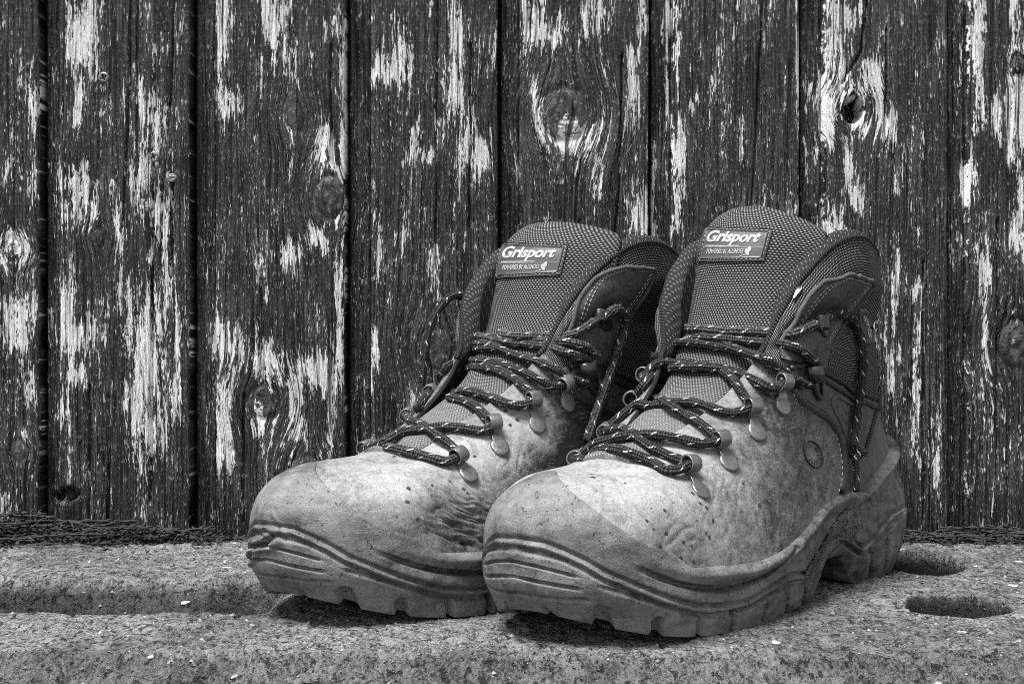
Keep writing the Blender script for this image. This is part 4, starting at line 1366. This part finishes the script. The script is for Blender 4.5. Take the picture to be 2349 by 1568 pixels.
    # ---- extras of this boot
    if cfg.get('ankle_marks'):
        bag = Bag()
        for (x_, y_, r_) in cfg['ankle_marks']:
            h = hit(b_up, x_, y_)
            n, d, s = frame(h[1], np.array([0, 0, 1.0]))
            V_ = [h[0] + (d * math.cos(t) + s * math.sin(t) * .7) * r_ + n * .00025 for t in np.linspace(0, 2 * math.pi, 10, endpoint=False)]
            bag.add(V_, [list(range(10))])
        bag.build('perforations', M['black'], parts['ankle_panel'], flat=True)
        for ln in cfg['ankle_ribs']:
            p_ = np.array([h[0] + h[1] * .0002 for h in (hit(b_up, *q_) for q_ in ln)])
            V_, F_, t_ = tube(resample(p_, .001), .0008, 8)
            mk('raised_rib', V_, F_, M['dark'], parts['ankle_panel'], None, dict(wear=np.full(len(V_), .62)))
        bag = Bag()
        for i, (q0, q1) in enumerate(cfg['zigzag']):
            h0 = hit(b_up, *q0); h1 = hit(b_up, *q1)
            if h0 is None or h1 is None: continue
            V_, F_, t_ = tube(np.array([h0[0] + h0[1] * .0004, (h0[0] + h1[0]) / 2 + h0[1] * .0009, h1[0] + h1[1] * .0004]), .0006, 6)
            bag.add(V_, F_)
        bag.build('zigzag_stitching', M['piping'], parts['ankle_panel'])
    for (x_, y_, ax_, bx_, rot) in cfg.get('paint', []):
        an_ = np.linspace(0, 2 * np.pi, 16, endpoint=False)
        V_ = []
        for t in an_:
            k_ = 1 + .2 * math.sin(3 * t + x_)
            a_, b_ = math.cos(t) * ax_ * k_, math.sin(t) * bx_ * k_
            h = hit(bt_tab, x_ + a_ * math.cos(rot) - b_ * math.sin(rot), y_ + a_ * math.sin(rot) + b_ * math.cos(rot))
            V_.append(h[0] + h[1] * .0022)
        V_ = np.array(V_)
        low = V_ - (CAM - V_[0]) / np.linalg.norm(CAM - V_[0]) * .003
        mk('paint_spot', np.concatenate([V_, low]), [list(range(16))] + [[i, (i + 1) % 16, 16 + (i + 1) % 16, 16 + i] for i in range(16)], M['spot'], parts['collar'])
    if cfg.get('burst'):
        bag = Bag()
        cxp, cyp = cfg['burst']
        for k in range(11):
            a_ = math.radians(-62 + k * 19.5)
            pts = []
            for (rr, wv) in ((.40, .05), (.95, .075)):
                for sg in (-1, 1):
                    an_ = a_ + sg * wv
                    x_ = math.sin(an_) * 20 * rr; y_ = math.cos(an_) * 31 * rr
                    h = hit(b_up, cxp + x_ * .98 + y_ * .25, cyp + y_ * .98 + 4)
                    pts.append(h[0] + h[1] * .0009)
            bag.add(pts, [[0, 1, 3, 2]])
        an_ = np.linspace(0, 2 * np.pi, 40)
        P_ = []
        for t in an_:
            x_ = math.sin(t) * 20; y_ = math.cos(t) * 31
            h = hit(b_up, cxp + x_ + y_ * .25, cyp + y_ + 2); P_.append(h[0] + h[1] * .0003)
        V_, F_, t_ = tube(np.array(P_), .00035, 6); bag.add(V_, F_)
        bag.build('embossed_emblem', M['moss'], parts['vamp'])
    if cfg.get('patch'):
        bag = Bag()
        (px, py), rx, ry, tilt = cfg['patch']
        an = np.linspace(0, 2 * np.pi, 40, endpoint=False)
        rings = []
        hc = hit(b_up, px, py)
        for rr, off in ((1.0, -.0008), (1.0, .0012), (.86, .0017), (.80, .0011), (.4, .0012), (.02, .0012)):
            row = []
            for t in an:
                x_ = math.cos(t) * rx * rr; y_ = math.sin(t) * ry * rr
                h = hit(b_up, px + x_ - y_ * tilt, py + y_) or hc
                row.append(h[0] + h[1] * off)
            rings.append(row)
        V_ = np.array(rings).reshape(-1, 3)
        bag.add(V_, [[k * 40 + j, k * 40 + (j + 1) % 40, (k + 1) * 40 + (j + 1) % 40, (k + 1) * 40 + j] for k in range(5) for j in range(40)])
        po = bag.build('logo_patch', M['label'], root)
        tv, tf = text_mesh('gris', .1, 1, .02)
        V_ = []
        for a_, b_ in tv:
            x_ = (b_ - .5) * rx * .75; y_ = (a_ - .5) * ry * 1.35
            h = hit(b_up, px + x_ - y_ * tilt, py + y_) or hc
            V_.append(h[0] + h[1] * .0018)
        mk('lettering', np.array(V_), tf, M['white'], po, flat=True)
    return root

lacesR = [
 dict(p=[(1521,733,1),(1549,749),(1614,760),(1679,765),(1752,768),(1804,763),(1843,755,2),(1862,748,4)], fuzz=.9, lift=1.2),
 dict(p=[(1524,772,1),(1558,772),(1614,778),(1679,783),(1752,790),(1813,796),(1851,818),(1869,836)], fuzz=.5, lift=.6),
 dict(p=[(1506,822,1),(1528,798),(1558,789),(1627,796),(1692,811),(1744,823),(1778,842),(1817,872),(1850,886,2)], lift=1.5),
 dict(p=[(1660,795),(1735,822),(1769,838),(1787,858)], end=3, lift=.4),
 dict(p=[(1488,878),(1506,856),(1558,850),(1648,852),(1700,866),(1739,884),(1765,895)], end=3, start=3, lift=1.6),
 dict(p=[(1480,890),(1506,840),(1562,838),(1627,847),(1666,862),(1692,888),(1708,916)], end=2, lift=.3),
 dict(p=[(1440,908),(1485,915),(1523,927),(1571,960),(1614,984),(1632,1003)], end=1, start=2, lift=1.9),
 dict(p=[(1395,962),(1422,947),(1465,931),(1485,937),(1558,929),(1627,939),(1674,953)], end=2, start=1, lift=.3),
 dict(p=[(1400,972),(1435,992),(1469,1017),(1508,1040),(1552,1060)], end=0, start=1, lift=.3),
 dict(p=[(1365,1032),(1383,1023),(1447,1008),(1508,1007),(1570,1017),(1610,1026)], end=1, start=0, lift=1.7),
 dict(p=[(1345,1050),(1371,1042),(1417,1039),(1463,1052),(1508,1075),(1535,1090)], end=0, start=0, lift=.8),
 dict(p=[(1520,805),(1512,835),(1495,872),(1460,905)], lift=.2),
 dict(p=[(1880,735,6),(1888,719,4),(1908,712,3),(1933,714,2.5),(1951,736,2),(1964,775,2),(1970,818,2),(1966,883,2),(1957,947,2),(1951,995,2),(1947,1026,3)], r=1.05, lift=2),
 dict(p=[(1949,1044,3),(1953,1064,2),(1955,1098,1.5),(1955,1126,1.5)], r=.8, lift=1.5)]
lacesL = [
 dict(p=[(1075,752,1),(1111,755),(1171,772),(1240,775),(1301,764),(1344,746,2),(1364,735,4)], fuzz=1.2, lift=1.2),
 dict(p=[(1070,768,1),(1120,777),(1176,790),(1240,797),(1292,809),(1335,820),(1366,832)], fuzz=.8, lift=.5),
 dict(p=[(1200,786),(1240,785),(1301,788),(1344,801),(1368,828)], fuzz=.8, lift=.3),
 dict(p=[(1066,796,1),(1115,792),(1150,805),(1197,824),(1249,839),(1301,867),(1340,880,2)], lift=1.6, fuzz=.5),
 dict(p=[(1033,824,1),(1068,809),(1120,803),(1150,806)], lift=.6),
 dict(p=[(1034,843,1),(1059,831),(1111,835),(1163,846),(1215,865),(1249,884),(1272,889)], end=3, start=3, lift=1.4),
 dict(p=[(1038,870),(1055,849),(1111,847),(1154,859),(1193,882),(1213,906)], end=2, lift=.3),
 dict(p=[(1060,852),(1040,872),(1015,898),(992,922)], lift=.2),
 dict(p=[(962,943),(989,926),(1021,913),(1064,906),(1108,913),(1151,928),(1195,936)], end=2, start=2, lift=1.5, fuzz=.5),
 dict(p=[(1030,917),(1075,929),(1103,947),(1115,962)], end=1, lift=.2),
 dict(p=[(948,974),(965,980),(989,997),(1021,1018),(1040,1034)], end=0, start=1, lift=1.8, fuzz=.5),
 dict(p=[(885,1020),(917,1001),(956,993),(1010,986),(1064,988),(1110,994)], end=1, start=0, lift=.4, fuzz=.5),
 dict(p=[(858,1027),(892,1034),(930,1039),(965,1051),(1000,1062),(1025,1066)], end=0, start=0, lift=.6, fuzz=.6),
 dict(p=[(1376,722,6),(1392,704,5),(1409,701,4),(1428,718,4),(1426,753,3.5),(1409,796,4),(1396,839,4),(1374,895,4),(1359,947,3),(1346,986,2),(1338,1012,2)], r=1.08, lift=3, fuzz=.7),
 dict(p=[(1100,690),(1081,684),(1053,678),(1031,682),(1008,705),(990,737),(978,780),(971,832),(967,878),(962,928)], plane=-52)]

tabR_px = [((1790,822),(1890,842),.6),((1788,780),(1902,800),.8),((1812,745),(1918,765),1.2),((1830,712),(1934,730),2.2),((1850,680),(1948,700),4),((1872,656),(1962,668),6),((1900,641),(1968,648),8),((1925,635),(1962,638),9)]
tabL_px = [((1300,800),(1420,838),.6),((1300,765),(1426,790),.8),((1312,735),(1430,750),1.2),((1325,702),(1440,720),2.2),((1342,670),(1452,690),4),((1368,640),(1464,660),6),((1410,624),(1470,634),8),((1440,619),(1466,622),9)]

cfgR = dict(label='dusty grey hiking boot nearest the camera, its whole outer side and heel showing', seed=0, wear0=.33, wear_toe=.20,
  creases=[(1650,1150,(.6,0,.8),18,1,.6,3.4),(1800,1250,(.8,0,.5),16,1,.7,3.6),(1560,1255,(.3,0,1),11,1,.9,4.5),(1760,1190,(1,.2,.1),12,1,.8,4.2)], tsgn=1.0, tscale=.98,
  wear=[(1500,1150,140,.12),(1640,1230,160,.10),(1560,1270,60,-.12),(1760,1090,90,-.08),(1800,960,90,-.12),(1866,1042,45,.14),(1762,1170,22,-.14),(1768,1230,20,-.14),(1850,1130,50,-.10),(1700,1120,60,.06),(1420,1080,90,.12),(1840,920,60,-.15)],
  label_px=[(1620,522),(1772,527),(1752,598),(1601,600)], tab=tabR_px,
  hooks=[((1606,1124),(1573,1081)),((1671,1060),(1646,1020)),((1735,990),(1718,943)),((1795,930),(1787,883))],
  lock=(1869,874), top_hook=((1891,752),(1866,744)), laces=lacesR, knots=[(1948,1038)], burst=(1865,1040), ankle_marks=[p + (.0009,) for p in c5([(885,105),(937,150),(935,208),(1028,238),(1012,362),(945,95)])],
  ankle_ribs=[c5([(1000,120),(940,75),(880,48),(850,75),(862,130),(905,215),(932,290)])],
  zigzag=[(c5([(1148 - i * 4.2 - (i / 16) ** 2 * 16, 70 + i * 19)])[0], c5([(1128 - i * 4.2 - (i / 16) ** 2 * 16, 92 + i * 19)])[0]) for i in range(16)], patch=((1984,748),15,42,-.18), dent=.5, paint=[(1824,642,5,12,.5),(1826,674,5,16,.5)],
  tear=[(c4([(1290,790),(1380,755),(1480,720),(1580,705)]), .5, .5)])
cfgL = dict(label='dusty hiking boot with torn toe rubber, on the side away from the camera', seed=5, wear0=.28, wear_toe=.18,
  creases=[(1060,1190,(.5,0,-.9),17,1,1.9,4.6),(1085,1215,(.4,0,-1),13,1,1.7,3.6),(1010,1150,(.5,0,-.9),13,1,.9,5.0),(1200,1080,(.7,0,.6),16,1,.5,3.2)], tsgn=.35, tscale=.955, tw=1.10, tdy=-2.5,
  wear=[(1080,1100,55,.34),(1150,1040,60,.34),(1235,985,55,.36),(1180,960,60,.26),(950,1090,120,.18),(870,1110,70,.16),(1300,1060,90,-.26),(1150,1150,80,-.10),(1060,1210,70,-.12),(1000,1150,40,-.06),(1230,1110,80,-.16),(1330,950,50,-.25),(1040,1030,60,.2)],  # strong positive spots by the hooks paint a glow into the worn leather
  label_px=[(1150,557),(1303,563),(1286,630),(1133,639)], tab=tabL_px,
  hooks=[((1074,1087),(1046,1060)),((1146,1025),(1128,982)),((1232,973),(1217,925)),((1301,923),(1286,887))],
  lock=(1355,865), top_hook=((1388,740),(1364,732)), laces=lacesL, dent=.7,
  tear=[(c3([(285,800),(230,850),(150,866),(100,840)]), 3.2, 1.0),(c3([(180,870),(165,915),(130,960),(90,965)]), 2.6, .8),(c3([(105,750),(200,760),(280,795)]), -.9, .8),(c3([(280,620),(330,700),(390,800)]), -.5, .8)])
build_boot('R', baseR, bvR, PR, cfgR)
build_boot('L', baseL, bvL, PL, cfgL)

# ------------------------------------------------------------------ chips and pebbles on the slab
def chip(name, px, py, rx, ry, h, mat, label, cat, group=None):
    p = on_ground(px, py)
    x, y = p[0], p[1]; z = gz(x, y)
    sc = (p[1] - CAM[1]) / F
    rx, h = rx * sc * .85, h / 1000 * .6
    ry = ry / 1000
    n, m = 14, 6
    V_ = []
    ph = rng.uniform(0, 6, 3)
    for j in range(m):
        el = j / (m - 1) * math.pi / 2
        for i in range(n):
            t = 2 * math.pi * i / n
            k = 1 + .22 * math.sin(2 * t + ph[0]) + .16 * math.sin(3 * t + ph[1]) + .10 * math.sin(5 * t + ph[2])
            c = math.cos(el) ** .6
            V_.append((x + rx * k * c * math.cos(t), y + ry * k * c * math.sin(t), z - .0004 + h * math.sin(el) * (1 + .25 * math.sin(3 * t + ph[1]))))
    f_ = [[j * n + i, j * n + (i + 1) % n, (j + 1) * n + (i + 1) % n, (j + 1) * n + i] for j in range(m - 1) for i in range(n)]
    f_ += [[(m - 1) * n + i for i in range(n)], list(range(n))[::-1]]
    o = mk(name, V_, f_, mat, None)
    tag(o, label, cat, group)
    return o
G_ = 'pale chips scattered on the slab'
for (px, py, rx, ry, h, mt, lab_) in [
    (1779,1473,13,2.6,1.3,'chip','white chip just in front of the nearer boot sole'),
    (538,1514,8,2.2,1.5,'chip','bright white chip near the front edge, left of the boots'),
    (427,1341,20,2.0,2.0,'chip','long pale sliver leaning on the broken edge of the gap'),
    (205,1374,7,2.0,2.0,'chip','small pale chip inside the dark gap at far left'),
    (520,1304,13,3.0,1.2,'chip','flat pale flake on the slab left of the torn toe'),
    (345,1505,9,2.4,1.6,'chip','pale chip low on the left, between gap and front edge'),
    (2067,1259,16,4.0,2.0,'chip','white chip behind the heel of the nearer boot'),
    (2205,1447,13,2.4,1.0,'chip','white flat chip below the front mossy hole'),
    (2243,1296,13,1.6,1.0,'chip','thin white splinter right of the rear mossy hole'),
    (2325,1346,13,2.4,1.0,'chip','pale flake at the right edge between the two holes'),
    (2247,1472,8,2.0,.9,'chip','small pale flake at lower right under the flat white chip'),
    (2338,1284,16,5.0,2.0,'chip','broad pale flake at the far right by the wall foot'),
    (1818,1530,26,5.0,3.0,'pebble','smooth grey pebble stuck in the rough front edge'),
    (2155,1520,18,3.0,1.5,'pebble','grey stone lodged in the front edge at lower right'),
    (540,1242,10,3.0,.8,'chip','thin pale flake by the wall foot left of the boots')]:
    chip('stone_chip' if mt == 'chip' else 'pebble', px, py, rx, ry, h, M[mt], lab_, 'chip' if mt == 'chip' else 'pebble', G_ if mt == 'chip' else None)

# ------------------------------------------------------------------ loose grit
gv, gf = [], []
oct_f = [(0, 2, 4), (2, 1, 4), (1, 3, 4), (3, 0, 4), (2, 0, 5), (1, 2, 5), (3, 1, 5), (0, 3, 5)]
GX = rng.uniform(-.36, .36, 2600); GY = rng.uniform(-.36, .0, 2600)
GZ = ground_z(GX[:, None], GY[:, None])[0][:, 0]
for x_, y_, z_ in zip(GX, GY, GZ):
    r_ = .00035 + .0006 * rng.random() ** 3 * 2
    i0_ = len(gv)
    k_ = rng.uniform(.6, 1.4, 6) * r_
    a_ = rng.uniform(0, math.pi); ca_, sa_ = math.cos(a_), math.sin(a_)
    gv += [(x_ + ca_ * k_[0], y_ + sa_ * k_[0], z_), (x_ - ca_ * k_[1], y_ - sa_ * k_[1], z_), (x_ - sa_ * k_[2], y_ + ca_ * k_[2], z_), (x_ + sa_ * k_[3], y_ - ca_ * k_[3], z_), (x_, y_, z_ + k_[4] * .8), (x_, y_, z_ - k_[5] * .6)]
    gf += [[a + i0_ for a in f] for f in oct_f]
gm = Mat('mixed grit', .7, .3)
gm.colour(gm.ramp(gm.noise(gm.scale(gm.obj(), (300, 300, 300)), 1, 1), .34, .66, .02, .34, 'LINEAR'))
tag(mk('grit', gv, np.array(gf), gm.m, None, flat=True), 'fine loose grit and dust strewn over the slab', 'grit', kind='stuff')

# ------------------------------------------------------------------ conifer litter along the wall foot
def sprig(bag, x, y, ang, L, dens=1.0, lift=.002):
    z = gz(x, y) + lift
    d = np.array([math.cos(ang), math.sin(ang) * .55, rng.uniform(-.05, .22)])
    side = np.array([-math.sin(ang), math.cos(ang), 0])
    bend = rng.uniform(-.3, .3)
    n = max(5, int(L / .004))
    P_ = np.array([[x, y, z] + d * L * t + side * bend * L * t * t + np.array([0, 0, -.12 * L * t * t]) for t in np.linspace(0, 1, n)])
    P_[:, 1] = np.minimum(P_[:, 1], YW - .003)
    v_, f_, _ = tube(P_, np.linspace(.0007, .0003, n), 5); bag.add(v_, f_)
    for i in range(1, n):
        for sg in (-1, 1):
            if rng.random() > .85 * dens: continue
            l2 = rng.uniform(.004, .013) * (1 - .5 * i / n)
            dd = d * .7 + side * sg * rng.uniform(.5, 1) + np.array([0, 0, rng.uniform(-.2, .35)])
            dd /= np.linalg.norm(dd)
            q = np.array([P_[i] + dd * l2 * t + np.array([0, 0, -.15 * l2 * t * t]) for t in (0, .35, .7, 1)])
            q[:, 1] = np.minimum(q[:, 1], YW - .002)
            v_, f_, _ = tube(q, [.0004, .0007, .0006, .0001], 4); bag.add(v_, f_)
mass = Bag()
for (cx_, wdt, hgt_, out, num) in ((-.325, .018, .016, .030, 70), (-.292, .014, .012, .026, 50), (-.262, .014, .013, .016, 45), (-.236, .008, .005, .014, 22), (-.214, .012, .007, .009, 30), (-.190, .010, .003, .005, 14), (-.168, .006, .002, .004, 6),
                                   (.238, .010, .005, .010, 24), (.262, .012, .007, .018, 44), (.285, .010, .005, .014, 30), (.312, .014, .009, .022, 52), (.345, .014, .006, .018, 40)):
    for _ in range(num):
        y = YW - .004 - abs(rng.normal()) * out * .55
        q_ = max(0.0, 1 - (YW - y) / (out + .004))
        sprig(mass, cx_ + rng.normal() * wdt, y, rng.uniform(-.8, .8) + (math.pi if rng.random() < .5 else 0), rng.uniform(.008, .030), .9, rng.uniform(0, hgt_) * q_)
for _ in range(8):
    x = rng.uniform(-.2, .23)
    sprig(mass, x, YW - .004 - abs(rng.normal()) * .004, rng.uniform(-.5, .5) + (math.pi if rng.random() < .5 else 0), rng.uniform(.006, .018), .7, .001)
for _ in range(34):
    t = rng.random() ** 1.5
    sprig(mass, -.33 + .14 * t, YW - .006 - rng.random() * .022 * (1 - t), rng.uniform(-.9, .9) + (math.pi if rng.random() < .4 else 0), rng.uniform(.03, .06) * (1 - .5 * t), .75, rng.uniform(.004, .014 * (1 - t) + .005))
for _ in range(22):
    sprig(mass, rng.uniform(.23, .34), YW - .006 - rng.random() * .02, rng.uniform(-.9, .9) + (math.pi if rng.random() < .5 else 0), rng.uniform(.02, .045), .8, rng.uniform(.002, .008))
for _ in range(2600):
    left = rng.random() < .6
    x = (-.335 + .16 * rng.random() ** 1.4) if left else rng.uniform(.225, .36)
    w_ = .5 + .5 * math.sin(x * 160) * math.sin(x * 61 + 1)
    y = YW - .003 - abs(rng.normal()) * (.004 + .014 * w_)
    z = gz(x, y) + abs(rng.normal()) * .003 * (1.2 if left else .8) * max(0, 1 - (YW - y) / .03)
    d1 = rng.normal(size=3); d1[2] *= .4; d1 /= np.linalg.norm(d1)
    d2 = np.cross(d1, rng.normal(size=3)); d2 /= np.linalg.norm(d2)
    l1, l2 = rng.uniform(.0008, .0032), rng.uniform(.0004, .0012)
    c_ = np.array([x, min(y, YW - .003), z + .0005])
    mass.add([c_ - d1 * l1, c_ + d2 * l2, c_ + d1 * l1 + np.array([0, 0, .0004]), c_ - d2 * l2 * .8], [[0, 1, 2, 3]])
tag(mass.build('conifer_litter', M['litter'], None), 'dark dead conifer scales heaped along the foot of the wall', 'litter', kind='stuff')
for (x, y, ang, L, lab_) in [(-.325, -.026, .42, .075, 'long dry conifer sprig lying at the far left wall foot'), (-.262, -.002, 2.5, .05, 'conifer sprig leaning up against the second board'), (-.300, -.030, .05, .06, 'flat dark conifer sprig lowest on the slab at left')]:
    b_ = Bag(); sprig(b_, x, y, ang, L, 1.0, .005)
    tag(b_.build('conifer_sprig', M['litter'], None), lab_, 'sprig', 'conifer sprigs at the wall foot')

# ------------------------------------------------------------------ moss in the holes and the gap
ms = Bag()
mv, mf = [], []
def blade(x, y, h):
    z = gz(x, y)
    a = rng.uniform(0, 2 * math.pi); t = rng.normal(size=2) * .35 * h
    w = .00022
    i = len(mv)
    mv.extend([(x - w * math.cos(a), y - w * math.sin(a), z - .0004), (x + w * math.cos(a), y + w * math.sin(a), z - .0004), (x + t[0], y + t[1], z + h)])
    mf.append([i, i + 1, i + 2])
for (hx, hy, rx, ry) in ((.228, -.094, .0225, .030), (.2095, -.2164, .0235, .027)):
    for _ in range(2600):
        r = math.sqrt(rng.random()) * 1.0; a = rng.uniform(0, 2 * math.pi)
        blade(hx + rx * r * math.cos(a), hy + ry * r * math.sin(a), rng.uniform(.002, .0055))
for _ in range(1500):
    blade(rng.uniform(-.345, -.262), rng.uniform(-.232, -.172), rng.uniform(.0015, .004))
tag(mk('moss', mv, np.array(mf), M['moss'], None, flat=True), 'short dark moss growing in the holes and the gap of the slab', 'moss', kind='stuff')
